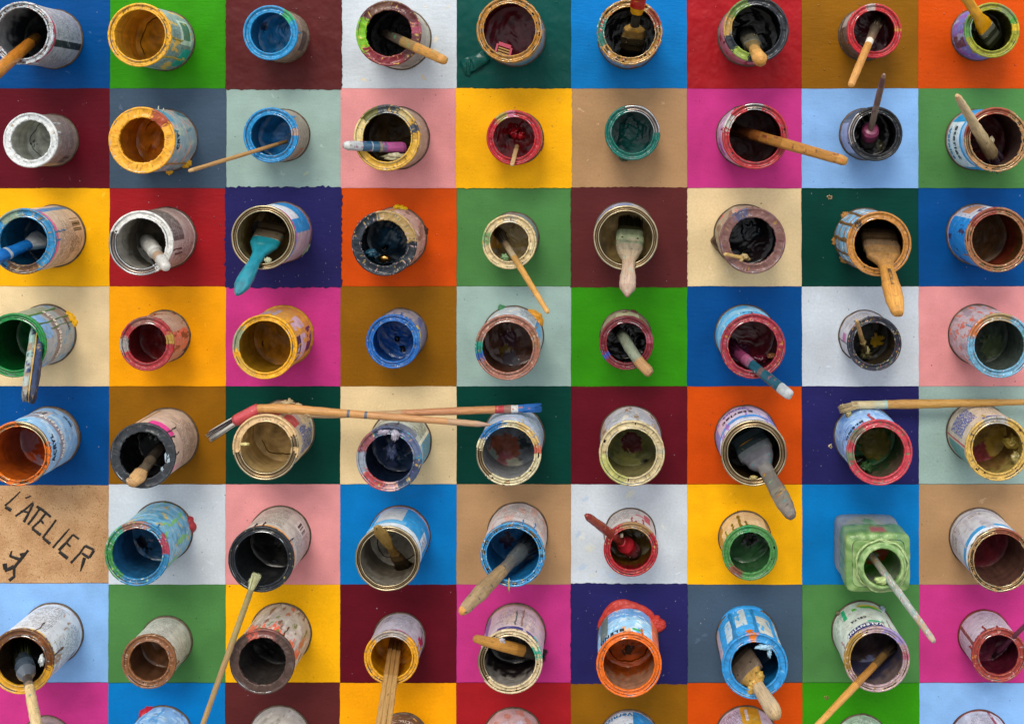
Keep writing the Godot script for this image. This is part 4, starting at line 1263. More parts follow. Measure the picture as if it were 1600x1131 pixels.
		"lb": ["86b2d8", ["S", "a8c6de", 0.3, 0.03, 0.05], ["R", 0.08, 0.95, 0.36, 0.48, "83808c"], ["R", 0.72, 0.98, 0.5, 0.75, "b8b6b8"], ["B", 0.74, 0.96, 0.54, 0.7, "2e2c30"], ["R", 0.8, 0.9, 0.1, 0.2, "2aa5cc"], ["R", 0.0, 1, 0.92, 1, "8a8074"]], "tx": [["Kuechel Farbe", 9.5, 0, 0.45, "eceae4"], ["ACRYL", 11, -22, 0.17, "1c2a38"], ["750 ml", 5, 10, 0.8, "22303c"]], "label": "pale blue lettered can with orange lining on the dark blue square"},
	{"k": "52", "lp": [[262, 716, 117, 4, 12, 4, "a8bcc8"], [254, 733, 118, 3, 4, 3, "a8bcc8"]], "at": [222, 712, 50.8], "op": 0.74, "rc": "32373d", "cov": 1.0, "fill": 0.9, "sp": ["55585c"], "spt": 0.45, "iw": "1a1b1d", "fl": "0a0b0c", "wet": true, "thick": 0.0025, "bl": [[0.3, 0.4, 0.35, "3a3b3c", 1]],
		"lb": ["b3a394", ["R", 0.5, 0.78, 0.05, 0.22, "c23a86"], ["R", 0, 0.9, 0.28, 0.31, "c2a0a0"], ["T", 0.1, 0.7, 0.35, 0.9, "94867c", 8], ["R", 0.86, 0.9, 0, 1, "8f7050"], ["R", 0.1, 0.2, 0.05, 0.25, "c88a9c"]], "label": "beige and pink can thickly coated black inside on the ochre square"},
	{"k": "53", "lp": [[381, 694, 119, 8, 2.5, 3, "c8b878"], [448, 630, 60, 11, 4, 7, "d8c498"], [464, 634, 62, 6, 4, 5, "d8c498"], [452, 627, 60, 2, 5, 3, "d8c498"]], "at": [414.3, 699, 51.2], "op": 0.785, "tin": "g", "rc": "dcb886", "cov": 0.97, "fill": 0.6, "arcs": [[190, 345, "tin"], [-15, 20, "tin"]], "iw": "d2b47a", "fl": "d0b074", "crack": [200, 330],
		"lb": ["c0ab88", ["R", 0.35, 0.7, 0.15, 0.55, "a89a90"], ["R", 0.45, 0.75, 0.1, 0.4, "b04a48"], ["X", 0.15, 0.42, 0.25, 0.85, "31498c"], ["S", "c9b490", 0.2], ["R", 0.1, 0.5, 0.9, 0.95, "d9c9a8"]], "dr": [[25, 0.9, 8, "d6c096"]], "label": "cream can with a cut-away cream rim on the dark green square"},
	{"k": "54", "lp": [[617, 680, 118, 6, 9, 4, "a8a4b4"], [600, 675, 119, 9, 4, 3, "a098ac"], [612, 705, 60, 9, 14, 6, "5c6a94"]], "at": [607.5, 717, 50.5], "op": 0.755, "rc": "39486a", "cov": 1.0, "fill": 0.5, "arcs": [[170, 205, "8f9aa8"], [205, 260, "b34a50"], [125, 168, "8a4a50"], [-40, 5, "3a80a0"], [5, 60, "5a6a90"], [262, 285, "d9a8a0"]], "sp": ["9a86c0", "caa44a", "3fa0a8"], "spt": 0.36, "iw": "16243c", "fl": "1a3458", "wet": true, "bl": [[0.1, 0.1, 0.4, "47557c", 1.5], [0.5, 0.1, 0.25, "164068", 1]],
		"lb": ["a7b0a8", ["R", 0.0, 0.3, 0.2, 1, "3a96c0"], ["T", 0.1, 0.55, 0.3, 0.9, "586a50", 6], ["R", 0.3, 0.34, 0, 1, "dcd8c4"], ["R", 0.4, 0.9, 0.05, 0.3, "5a6a84"]], "label": "can with purple, blue and red crusted rim on the cream square"},
	{"k": "55", "at": [794.5, 708, 50.5], "op": 0.81, "tin": "g", "rc": "d9cfa8", "cov": 0.75, "fill": 0.3, "arcs": [[100, 150, "1f72b4"], [-45, 15, "c2604a"], [-115, -60, "86b4d4"], [15, 70, "d0b070"], [170, 230, "tin"]], "sp": ["e6e2d6", "8a5a30", "2f6fae"], "spt": 0.4, "iw": "a3a5a8", "iw2": "8a9096", "fl": "6a727c", "bl": [[-0.15, 0.15, 0.55, "8c4c38", 1], [-0.1, -0.25, 0.3, "98585e", 1.2], [0.2, -0.5, 0.3, "a4a494", 1], [0.6, 0.4, 0.2, "26343a", -1], [-0.75, -0.1, 0.3, "8c9a90", 0.6]],
		"lb": ["9aa8bc", ["R", 0, 1, 0.2, 0.24, "b4a0a4"], ["T", 0.05, 0.5, 0.3, 0.8, "b8c0cc", 4], ["R", 0, 1, 0.55, 0.6, "aebccc"], ["S", "b4c0d0", 0.25]], "label": "pale blue can with rim in many colours and a brown patch on its bottom"},
	{"k": "56", "at": [987.5, 708.5, 50.7], "op": 0.76, "rc": "cdbb90", "cov": 0.9, "fill": 0.45, "arcs": [[185, 260, "b8b86c"], [-40, 10, "b9b49c"]], "sp": ["5a4a2c", "b89a50"], "spt": 0.4, "iw": "968e60", "fl": "70703c", "bl": [[0.0, 0.4, 0.36, "5c1a22", -1.5], [0.6, -0.35, 0.12, "15130c"], [-0.3, -0.5, 0.5, "8c8c4a", 0.5]],
		"lb": ["aeb0b8", ["T", 0.1, 0.9, 0.2, 0.7, "9298a4", 6], ["S", "c4bcb4", 0.25], ["R", 0.8, 0.9, 0, 1, "b09a84"], ["S", "8a6a50", 0.1]], "label": "grey can with cream rim and olive lining on the wine red square"},
	{"k": "57", "lp": [[1178, 746, 120, 6, 3, 3, "b8a468"]], "at": [1178.5, 708, 51.3], "op": 0.79, "tin": "g", "iw": "3a2a18", "fl": "1a1410",
		"lb": ["6f86cc", ["R", 0, 1, 0.0, 0.28, "c0c2ca"], ["R", 0.15, 0.78, 0.42, 0.9, "c4bcd0"], ["R", 0, 1, 0.3, 0.42, "3f8ccc"], ["R", 0, 1, 0.93, 1, "c9a8c4"], ["S", "8a6ab8", 0.12]], "tx": [["Starlac", 13, 0, 0.6, "2a2430"], ["Vernice", 9, 2, 0.83, "4a56b0"]], "label": "lilac and blue lettered can with golden rim on the orange square"},
	{"k": "58", "lp": [[1352, 730, 60, 12, 8, 8, "3a5a34"], [1340, 720, 80, 8, 6, 6, "14100c"]], "at": [1375, 707, 51], "op": 0.78, "rc": "c43c4c", "cov": 0.97, "fill": 0.45, "arcs": [[-40, -5, "4a8a5a"], [125, 160, "7a6a58"], [180, 200, "6a7a5c"]], "sp": ["3f8a58", "8a6a5c"], "spt": 0.4, "iw": "6a5a4c", "iw2": "2c4a2c", "band": 0.6, "fl": "4a4a1c", "bl": [[-0.1, 0.1, 0.75, "1f5a34", 1], [-0.2, 0.35, 0.55, "686028", 1.5], [-0.75, -0.4, 0.22, "100c0a", -1]],
		"lb": ["87abd6", ["S", "5d8cc6", 0.25, 0.05, 0.04], ["S", "a8c4e0", 0.25], ["P", "c43c4c", 0.03, 0.09], ["T", 0.55, 0.95, 0.25, 0.4, "4a5a78", 2]], "tx": [["BLEND", 10, 8, 0.16, "26303e"]], "dr": [[-32, 0.4, 6, "c43c4c"]], "label": "pale blue lettered can with red and green rim on the navy square"},
	{"k": "59", "lp": [[1585, 690, 70, 14, 10, 10, "b09848"], [1590, 715, 90, 8, 10, 6, "a89a60"]], "at": [1560, 701, 50], "op": 0.79, "tin": "g", "rc": "d2ac56", "cov": 0.8, "fill": 0.2, "arcs": [[70, 120, "a6a5a4"]], "sp": ["5a3a18", "e0c48a"], "spt": 0.4, "iw": "b09a58", "iw2": "8a6a3c", "fl": "9a7a34", "bl": [[-0.5, -0.3, 0.5, "8c3838", 0.8], [0.1, 0.2, 0.55, "b8963c", 2], [0.1, -0.55, 0.3, "c09a38", 1]],
		"lb": ["b5a792", ["X", 0.38, 0.66, 0.25, 0.8, "2d3f8a"], ["R", 0.0, 0.35, 0.06, 0.14, "3a4a8c"], ["T", 0.02, 0.34, 0.2, 0.9, "a89680", 6], ["R", 0.7, 0.72, 0, 1, "b03a3a"], ["R", 0.74, 1, 0.1, 0.9, "4f807c"]], "label": "tan can with blue print and yellow crusted rim on the sage square"},
	# row six
	{"k": "62", "at": [213, 865.5, 50], "op": 0.80, "rc": "2f7fb0", "cov": 1.0, "fill": 0.35, "arcs": [[150, 235, "3f8a4a"], [70, 120, "9c6a5c"], [-10, 35, "a83c54"], [120, 150, "3fa088"]], "sp": ["8ab034", "c9d0d4", "1d5f9c"], "spt": 0.36, "iw": "2c6fa0", "iw2": "1d5078", "fl": "24587e", "wet": true, "bl": [[0.2, 0.3, 0.3, "0a1420", 0.5], [0.0, -0.2, 0.4, "2a648f", 1.5]],
		"lb": ["5f9cbc", ["S", "8ab4cc", 0.3, 0.03, 0.06], ["S", "3f7fa4", 0.25, 0.03, 0.06], ["S", "b8a25a", 0.12, 0.05, 0.05], ["S", "6aaa5a", 0.1]], "bb": [[14, 34, 8, "9c3038", 12]], "label": "can smeared blue with a rim in many colours on the white square"},
	{"k": "63", "at": [407.5, 874, 51], "op": 0.815, "rc": "1d232b", "cov": 1.0, "fill": 0.15, "sp": ["b5a466"], "spt": 0.55, "iw": "2c2e31", "fl": "08090b", "wet": true, "frough": 0.0008,
		"lb": ["aca59c", ["R", 0, 1, 0.0, 0.11, "cf9050"], ["T", 0.1, 0.45, 0.2, 0.9, "928c86", 9], ["T", 0.55, 0.95, 0.2, 0.9, "928c86", 9], ["R", 0.3, 0.46, 0.55, 0.85, "beb8b0"], ["B", 0.32, 0.44, 0.6, 0.8, "36322f"]], "dr": [[40, 0.2, 3, "20242a"], [55, 0.18, 3, "20242a"], [-20, 0.2, 2, "20242a"]], "label": "grey printed can with orange band and black paint inside on the pink square"},
	{"k": "64", "at": [605.4, 873, 50.6], "op": 0.84, "tin": "g", "iw": "8d867a", "iw2": "6a6154", "fl": "a8a090", "frough": 0.0006, "crack": [180, 340],
		"lb": ["2f8cc4", ["R", 0, 1, 0.0, 0.2, "c4ccd2"], ["R", 0.55, 0.85, 0.35, 0.9, "b4b6b8"], ["R", 0.15, 0.28, 0.25, 0.7, "c8ccd0"], ["T", 0.16, 0.27, 0.3, 0.65, "3a4a60", 5], ["R", 0.5, 1, 0.2, 0.33, "66a8d2"], ["R", 0, 1, 0.93, 1, "c9a0b4"]], "label": "blue and white can with clean tin rim on the sky blue square"},
	{"k": "65", "lp": [[795, 914, 122, 1.5, 9, 2, "c8b070"]], "at": [801, 867, 49.8], "op": 0.83, "tin": "g", "rc": "3a8fca", "cov": 0.7, "fill": 0.2, "arcs": [[-30, 10, "5aa8d8"], [-55, -35, "8a6ab8"]], "sp": ["c9b070", "e6e6e2", "3a9a8a"], "spt": 0.38, "iw": "1f72ae", "fl": "1d689e", "bl": [[-0.2, 0.55, 0.25, "3a2c44", 0.5], [0.35, -0.3, 0.4, "24303e", 0.6]],
		"lb": ["b8afae", ["S", "c49a90", 0.25], ["T", 0.1, 0.9, 0.3, 0.9, "a39a9c", 7], ["R", 0.3, 0.7, 0.06, 0.14, "6a6a74"]], "label": "grey can lined with blue paint on the tan square beside the sky blue one"},
	{"k": "66", "at": [986, 858.5, 42], "op": 0.78, "rc": "ad2630", "cov": 0.95, "fill": 0.3, "arcs": [[35, 110, "a07a4c"]], "sp": ["c9a868"], "spt": 0.5, "iw": "7a1a20", "iw2": "5a3a14", "fl": "4a3a10", "wet": true,
		"lb": ["b4aca8", ["R", 0.2, 0.3, 0.4, 0.85, "a83a44"], ["T", 0.5, 0.9, 0.3, 0.9, "928a8a", 5], ["R", 0.3, 0.42, 0.55, 0.65, "b0505a"]], "label": "small grey can with bright red lining on the white square"},
	{"k": "67", "at": [1172.5, 864, 42.5], "op": 0.76, "rc": "4a8a48", "cov": 0.96, "fill": 0.7, "arcs": [[88, 115, "1a8a4c"], [215, 250, "7a4a38"], [-55, -35, "8a7a60"]], "iw": "3a6a40", "fl": "2c5232", "wet": true, "bl": [[0.0, 0.7, 0.3, "0a100a", -1]],
		"lb": ["c2ac84", ["R", 0.75, 1, 0, 1, "9a7a3c"], ["R", 0, 0.15, 0, 1, "7a6240"], ["S", "d0bc98", 0.2]], "dr": [[0, 0.75, 5, "6a6028"], [18, 0.45, 4, "6f6a2c"], [38, 0.4, 4, "7a8a34"], [-14, 0.3, 4, "6a6028"]], "label": "small beige can with green lining and green rim on the yellow square"},
	{"k": "69", "at": [1564, 875.5, 49.5], "op": 0.83, "tin": "g", "rc": "b08a5c", "cov": 0.4, "fill": 0.0, "arcs": [[40, 100, "8c4a34"], [-70, -40, "a85a40"]], "iw": "6a4a40", "fl": "681422", "frough": 0.0005,
		"lb": ["b2b2b8", ["R", 0, 1, 0.16, 0.26, "2a86bc"], ["R", 0, 1, 0.0, 0.16, "ced4de"], ["R", 0, 1, 0.86, 0.88, "4a5a9c"], ["T", 0.3, 0.5, 0.7, 0.82, "5a3c34", 2], ["T", 0.6, 0.9, 0.6, 0.9, "7a6a54", 3], ["S", "a6a2ac", 0.25]], "label": "white can with a blue hoop and dark red bottom on the tan square"},
	# row seven
	{"k": "71", "lp": [[64, 1032, 117, 4, 9, 4, "cfd6d8"]], "at": [31.5, 1034, 50.5], "op": 0.76, "rc": "6a4020", "cov": 1.0, "fill": 0.45, "arcs": [[200, 345, "e2a62a"], [-20, -5, "cfd0d0"], [30, 60, "7d4a22"]], "sp": ["caa030", "8a6a40"], "spt": 0.45, "iw": "3a2a1c", "fl": "120d0a", "bl": [[-0.3, 0.3, 0.3, "6a3024", 1]],
		"lb": ["b9bcc0", ["R", 0, 1, 0.0, 0.08, "d2a94a"], ["T", 0.08, 0.48, 0.14, 0.9, "8f949c", 10], ["T", 0.56, 0.95, 0.14, 0.9, "8f949c", 10], ["R", 0.05, 0.14, 0.7, 0.9, "706a68"], ["S", "8f6a4c", 0.06]], "label": "white printed can with brown and yellow rim on the powder blue square"},
	{"k": "72", "at": [231.7, 1034, 42], "op": 0.75, "rc": "8a5a38", "cov": 0.95, "fill": 0.65, "sp": ["caa68a", "5a3a20"], "spt": 0.42, "iw": "6a4630", "fl": "664228", "wet": true,
		"lb": ["b2b0a8", ["T", 0.1, 0.42, 0.1, 0.9, "8c8a86", 9], ["T", 0.52, 0.95, 0.1, 0.9, "8c8a86", 9], ["R", 0.08, 0.11, 0, 1, "6a4a34"], ["R", 0, 1, 0.94, 1, "8c8478"]], "label": "small white printed can with brown paint inside on the leaf green square"},
	{"k": "73", "at": [409, 1034, 50.5], "op": 0.75, "rc": "4f3c36", "cov": 1.0, "fill": 0.85, "arcs": [[60, 100, "7a4a44"], [100, 118, "c25a48"]], "sp": ["6a5048"], "spt": 0.45, "iw": "4a4442", "fl": "0c0a0a",
		"lb": ["9d9b94", ["P", "c8604a", 0.2, 0.2], ["S", "6a5040", 0.2], ["S", "b8b4b0", 0.25], ["S", "a8644a", 0.12], ["S", "5a6a3a", 0.1]], "label": "can smeared coral and grey with dark brown rim on the yellow square"},
	{"k": "74", "at": [611, 1028, 42], "op": 0.775, "rc": "e8a41e", "cov": 0.93, "fill": 0.35, "arcs": [[50, 135, "a89c94"], [-45, -20, "3f4448"], [-75, -45, "a68ab0"]], "sp": ["6a6a5a", "e8b84a"], "spt": 0.4, "iw": "d8920f", "fl": "c07c0a",
		"lb": ["a9a4ae", ["R", 0, 1, 0.0, 0.1, "b04a72"], ["T", 0.4, 0.68, 0.3, 0.9, "8f8f9c", 7], ["R", 0.16, 0.27, 0.35, 0.55, "a52c54"], ["R", 0.12, 0.22, 0.55, 0.75, "a52c54"], ["B", 0.7, 0.85, 0.6, 0.9, "7c7880"], ["R", 0.22, 0.3, 0.84, 0.9, "4a4450"]], "label": "small grey can with yellow lining and pink band on the wine red square"},
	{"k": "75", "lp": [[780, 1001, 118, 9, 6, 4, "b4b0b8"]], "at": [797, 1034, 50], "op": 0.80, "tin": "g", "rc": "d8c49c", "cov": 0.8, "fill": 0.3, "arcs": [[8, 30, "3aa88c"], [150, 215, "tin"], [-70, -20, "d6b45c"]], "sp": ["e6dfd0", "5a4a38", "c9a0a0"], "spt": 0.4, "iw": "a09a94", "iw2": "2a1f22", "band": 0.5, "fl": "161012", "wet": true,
		"lb": ["b5a8ac", ["R", 0.2, 0.7, 0.05, 0.14, "35386e"], ["R", 0.0, 0.3, 0.1, 0.16, "3a9c94"], ["R", 0.84, 0.96, 0, 1, "6f5f90"], ["T", 0.3, 0.8, 0.2, 0.8, "948a94", 7], ["S", "c2b0a4", 0.2], ["R", 0, 1, 0.92, 1, "a08a78"]], "dr": [[4, 0.5, 3, "5f8078", 0.2], [-8, 0.6, 3, "a88a74", 0.2]], "label": "lilac printed can with cream and turquoise rim on the magenta square"},
	{"k": "76", "at": [983, 1039, 50.5], "op": 0.80, "rc": "ea6f1c", "cov": 0.99, "fill": 0.35, "sp": ["8a4a1c"], "spt": 0.5, "iw": "b8866a", "iw2": "a8501c", "band": 0.6, "fl": "a8480f", "wet": true, "crack": [190, 340], "bl": [[0.0, 0.6, 0.2, "3a1c0c"]],
		"lb": ["8fbede", ["R", 0, 1, 0.62, 1, "6a9fd4"], ["S", "c2d8e8", 0.3, 0.04, 0.05], ["S", "4f9ad0", 0.15], ["S", "e0a070", 0.06], ["R", 0.05, 0.22, 0, 1, "d8704a"], ["R", 0.72, 0.85, 0.2, 1, "5f7270"], ["R", 0.0, 0.1, 0.2, 1, "c86a44"], ["R", 0.35, 0.45, 0.12, 0.2, "3a9a58"]], "tx": [["BLEND", 11, 32, 0.13, "20262e"]], "bb": [[95, 150, 11, "ac342a", 8], [24, 34, 18, "ac342a", 13]], "label": "pale blue lettered can with orange rim and red paint cake on the navy square"},
	{"k": "77", "lp": [[1196, 1011, 118, 13, 4, 4, "9cc4dc"], [1203, 1020, 116, 3, 7, 3, "9cc4dc"]], "at": [1180, 1041, 51], "op": 0.74, "rc": "2c8fd2", "cov": 1.0, "fill": 0.7, "arcs": [[-50, -30, "b0a898"], [85, 100, "e07a24"]], "sp": ["6fb4e0"], "spt": 0.5, "iw": "1f78b8", "iw2": "0f3f66", "fl": "0f3350",
		"lb": ["2f8fd0", ["R", 0.62, 0.72, 0.1, 0.75, "a4bccc"], ["R", 0.46, 0.58, 0.35, 0.98, "a9b8c0"], ["R", 0.2, 0.36, 0.05, 0.7, "b0b2ac"], ["R", 0.82, 0.98, 0, 1, "b4a8b4"], ["R", 0.08, 0.14, 0.1, 0.9, "b9bec2"], ["S", "2f8fd0", 0.15]], "dr": [[20, 0.95, 8, "2f8fd0"], [-22, 0.9, 6, "2f8fd0"], [-8, 0.15, 12, "dd7722", 0.0]], "bb": [[100, 100, 3, "2f8fd0", 6]], "label": "can streaked with light blue paint on the slate grey square"},
	{"k": "78", "lp": [[1379, 952, 15, 5, 4, 5, "a8b8cc"], [1310, 958, 6, 3, 3, 4, "8a7a64"]], "at": [1371, 1030.5, 50.8], "op": 0.82, "tin": "g", "rc": "b59aa0", "cov": 0.8, "fill": 0.2, "arcs": [[30, 80, "9a8ac0"], [120, 200, "a8843c"], [-20, 20, "b86a84"]], "sp": ["c9a850", "4a3020", "e0d8e0"], "spt": 0.34, "iw": "7a6a68", "iw2": "4a4a68", "band": 0.4, "fl": "3a2c30", "bl": [[-0.2, -0.55, 0.6, "646a94", 1], [0.55, 0.1, 0.4, "4a4f74", 1]],
		"lb": ["bac2b8", ["R", 0.25, 0.66, 0.05, 0.2, "2d2f66"], ["R", 0.2, 0.4, 0.22, 0.28, "2c9c6c"], ["R", 0.18, 0.5, 0.72, 0.8, "4fa63c"], ["R", 0.2, 0.45, 0.8, 0.86, "c8b040"], ["R", 0.58, 0.62, 0.6, 0.95, "1d9a68"], ["T", 0.62, 0.8, 0.62, 0.92, "8aa49a", 3], ["S", "c6d0c8", 0.2]], "tx": [["VALENTINE", 9, -6, 0.14, "e6e6ea"], ["CELTA", 7, -4, 0.40, "3a3040"]], "label": "white and green lettered can with mottled rim on the leaf green square"},
	{"k": "79", "at": [1562, 1024, 42], "op": 0.75, "rc": "9c3c34", "cov": 0.95, "fill": 0.5, "arcs": [[-70, -30, "c07a90"]], "sp": ["c9803a", "d8a0a8"], "spt": 0.42, "iw": "5a1a2c", "fl": "541c30", "wet": true,
		"lb": ["aaa3b0", ["T", 0.1, 0.5, 0.15, 0.9, "8c8896", 9], ["R", 0.66, 0.7, 0, 1, "6a4438"], ["T", 0.72, 0.95, 0.15, 0.9, "8c8896", 9]], "seam": "7a3a30", "label": "small grey printed can with dull red rim on the magenta square"},
	# row eight, cut by the edge of the picture
	{"k": "81", "at": [37, 1196, 42], "op": 0.76, "rc": "8a7a74", "iw": "5a5048", "fl": "3a342e", "lb": ["a69c96", ["R", 0, 1, 0.6, 1, "8c8680"], ["T", 0.1, 0.9, 0.3, 0.8, "7a7472", 7], ["S", "7c7068", 0.2]], "label": "small grey can on the magenta square, below the white printed can"},
	{"k": "82", "at": [214, 1203, 50], "op": 0.8, "rc": "5a9cc8", "iw": "3f7aa8", "fl": "2c5a80", "lb": ["7fa8d2", ["S", "a8c6e0", 0.35, 0.03, 0.07], ["S", "4f8cc4", 0.2]], "bb": [[125, 34, 6, "b02030", 14]], "label": "pale blue smeared can on the sky blue square with red paint at its foot"},
	{"k": "83", "at": [407, 1204, 51], "op": 0.8, "rc": "a8a4a0", "iw": "8a8680", "fl": "6a6660", "lb": ["a8a8a6", ["S", "b8b8b8", 0.3], ["S", "8f8f8c", 0.2], ["R", 0.3, 0.36, 0.3, 1, "b4b0aa"]], "label": "plain grey can on the red brown square below the coral smeared can"},
	{"k": "84", "at": [616, 1191, 42], "op": 0.76, "rc": "6a4a30", "iw": "4a3424", "fl": "3a281c", "lb": ["5c4a40", ["T", 0.05, 0.95, 0.55, 0.72, "c0b0a4", 2], ["R", 0.4, 0.46, 0.85, 0.9, "c9a050"], ["T", 0.2, 0.8, 0.4, 0.52, "b8a898", 1]], "tx": [["LIV", 8, 6, 0.62, "d8ccc0"]], "label": "small dark brown printed can on the amber square beside bundled sticks"},
	{"k": "85", "at": [793, 1206, 50], "op": 0.8, "rc": "a07a70", "iw": "7a5a54", "fl": "5a3c38", "lb": ["b39a9a", ["S", "b57a6a", 0.35, 0.04, 0.03], ["R", 0.12, 0.2, 0.2, 0.8, "4a3038"], ["S", "b8b4c4", 0.2]], "label": "can smeared pinkish brown on the bright red square"},
	{"k": "86", "at": [985, 1210, 50.5], "op": 0.81, "tin": "g", "rc": "b59a6a", "cov": 0.4, "iw": "6a6a60", "fl": "4a4a42", "lb": ["1f80be", ["R", 0.45, 0.92, 0.3, 0.94, "c4ccd4"], ["R", 0, 1, 0.96, 1, "c9a8a8"]], "tx": [["Starlac", 13, 24, 0.5, "1d242c"], ["Vernice", 11, 22, 0.84, "1d76b2"]], "label": "blue can with a white lettered panel on the ochre square"},
	{"k": "87", "at": [1178, 1204, 51], "op": 0.8, "rc": "c8962c", "iw": "a8802c", "fl": "8a6a24", "lb": ["b4acc0", ["T", 0.45, 0.95, 0.3, 0.92, "8f86a4", 7], ["R", 0.3, 0.5, 0, 1, "c28f26"], ["R", 0.43, 0.46, 0.55, 0.9, "c8c0c4"]], "label": "lilac printed can with an ochre stripe on the orange square"},
	{"k": "88", "at": [1362, 1193, 42], "op": 0.77, "rc": "8aa49a", "iw": "6a7a70", "fl": "4a5a50", "lb": ["a2b4a8", ["R", 0.72, 0.82, 0.2, 1, "c8a02c"], ["S", "b8c4bc", 0.25], ["T", 0.1, 0.6, 0.3, 0.9, "8ca098", 6]], "label": "small pale green can with a yellow drip on the bright green square"},
	{"k": "89", "at": [1564, 1210, 50], "op": 0.8, "rc": "9a8a8c", "iw": "6a6064", "fl": "4a4044", "lb": ["aaa8b2", ["T", 0.1, 0.6, 0.3, 0.9, "8c8a98", 8], ["R", 0.22, 0.25, 0.2, 1, "7a2c34"], ["S", "b8b6c0", 0.2]], "seam": "6a3a34", "label": "grey printed can with a dark seam, beside the small pale green can"},
	]

# ---------------------------------------------------------------- the square plastic bottle
func make_bottle() -> void:
	var h := 0.116
	var t := thing("plastic_bottle", "square translucent plastic bottle with its shoulder covered in green paint", "bottle")
	var c := wp(1373, 880, h)
	t.position = Vector3(c.x, c.y, 0)
	cans["68"] = {"c": c + Vector3(0.004, -0.002, 0.016), "Ro": 0.0285, "R": 0.036, "h": h + 0.016}
	var n := 96
	var rows := [[0.001, 0.95, 0], [0.004, 1.0, 0], [0.02, 1.0, 0], [0.04, 0.985, 0], [0.05, 0.975, 0], [0.06, 0.985, 0], [0.066, 1.0, 0], [0.07, 1.0, 1], [0.085, 1.0, 1], [0.1, 1.0, 1], [0.1105, 1.0, 1], [0.1135, 0.985, 1], [0.1152, 0.95, 1], [0.1165, 0.8, 1]]
	for half in 2:
		var P := PackedVector3Array()
		var C := PackedColorArray()
		var nv := 0
		for q in rows:
			if (half == 0 and q[0] < 0.069) or (half == 1 and q[0] > 0.059):
				nv += 1
		for i in n:
			var a := TAU * i / n
			var ca := cos(a)
			var sa := sin(a)
			for q in rows:
				if not ((half == 0 and q[0] < 0.069) or (half == 1 and q[0] > 0.059)):
					continue
				var k := pow(pow(absf(ca), 9.0) + pow(absf(sa), 9.0), -0.11111)
				var z: float = q[0]
				if half == 1 and z < 0.065:
					z += 0.005 * noise.get_noise_2d(ca * 4.0, sa * 4.0)
				var r: float = 0.0485 * q[1] * k + (0.0006 if half == 1 else 0.0) + 0.0009 * noise.get_noise_3d(ca * 2.4, sa * 2.4, z * 35.0) + 0.0002 * noise.get_noise_3d(ca * 11.0, sa * 11.0, z * 90.0)
				P.append(Vector3(ca * r * 1.03, sa * r * 0.93, z))
				var g := noise.get_noise_3d(ca * 5.0, sa * 5.0, z * 60.0)
				var col := hx("628848").lerp(hx("86a466"), clampf(0.5 + 1.1 * noise.get_noise_3d(ca * 3.5, sa * 3.5, z * 40.0), 0.0, 1.0)) * (1.0 + 0.15 * g)
				if half == 1 and Vector2(ca - 0.05, sa - 1.0).length() < 0.24 and z > 0.08 and z < 0.105:
					col = hx("a85a4c")
				elif half == 0:
					col = hx("a9a9a4") * (1.0 + 0.1 * g)
				C.append(col)
		part("bottle_body" if half == 0 else "shoulder_coat", quads(P, n, nv, true, C), M.cloudy if half == 0 else M.film_green, t)
	# flat shoulder, neck with a torn collar and the open mouth
	var P2 := PackedVector3Array()
	var C2 := PackedColorArray()
	var off := Vector3(0.004, -0.002, 0)
	var prof := [[-1.0, 0.1168], [-0.55, 0.1172], [-0.2, 0.1176], [0.0361, 0.118], [0.0358, 0.123], [0.0375, 0.1245], [0.0375, 0.127], [0.0350, 0.128], [0.0335, 0.131], [0.0315, 0.1325], [0.0295, 0.132], [0.0288, 0.128], [0.0290, 0.118], [0.0340, 0.112], [0.040, 0.108]]
	for i in n:
		var a := TAU * i / n
		var ca := cos(a)
		var sa := sin(a)
		var k := pow(pow(absf(ca), 9.0) + pow(absf(sa), 9.0), -0.11111) * 0.0485 * 0.8
		var edge := Vector3(ca * k * 1.03, sa * k * 0.93, 0)
		for q in prof:
			var z: float = q[1]
			var p: Vector3
			if q[0] < 0.0:
				p = edge.lerp(off + Vector3(ca, sa, 0) * 0.0361, 1.0 + q[0])
			else:
				p = off + Vector3(ca, sa, 0) * (q[0] + 0.0005 * noise.get_noise_3d(ca * 6.0, sa * 6.0, z * 200.0))
			p.z = z + 0.0007 * noise.get_noise_3d(ca * 5.0, sa * 5.0, q[0] * 90.0)
			P2.append(p)
			var g := noise.get_noise_3d(ca * 3.0, sa * 3.0, z * 260.0)
			C2.append(hx("668a4c").lerp(hx("94ae74"), clampf(0.5 + 1.2 * g, 0.0, 1.0)))
	for k in 2:
		var torn := part("torn_collar", lathe([Vector2(0.0372, 0.1185), Vector2(0.0402, 0.1192), Vector2(0.0408, 0.1205), Vector2(0.0392, 0.1216), Vector2(0.0372, 0.1210)], 60, [hx("4c6a3a"), hx("7c9a5c"), hx("a8bc84"), hx("98b074"), hx("46603a")], 0.003, 3.0 + k * 5.0, 0.4), M.film_green, t)
		torn.position = off + Vector3(0, 0, 0.003 * k)
	part("neck", quads(P2, n, prof.size(), true, C2), M.film_green, t)
	# inside: whitish wall, green pool with a red smear
	part("inner_coat", lathe([Vector2(0.040, 0.108), Vector2(0.045, 0.095), Vector2(0.045, 0.012), Vector2(0.040, 0.006)], 48, [hx("c8cfc4"), hx("b8c4b0"), hx("5aa03a"), hx("2f7a24")], 0.001, 3.0, 0.2), M.inner, t)
	var P3 := PackedVector3Array()
	var C3 := PackedColorArray()
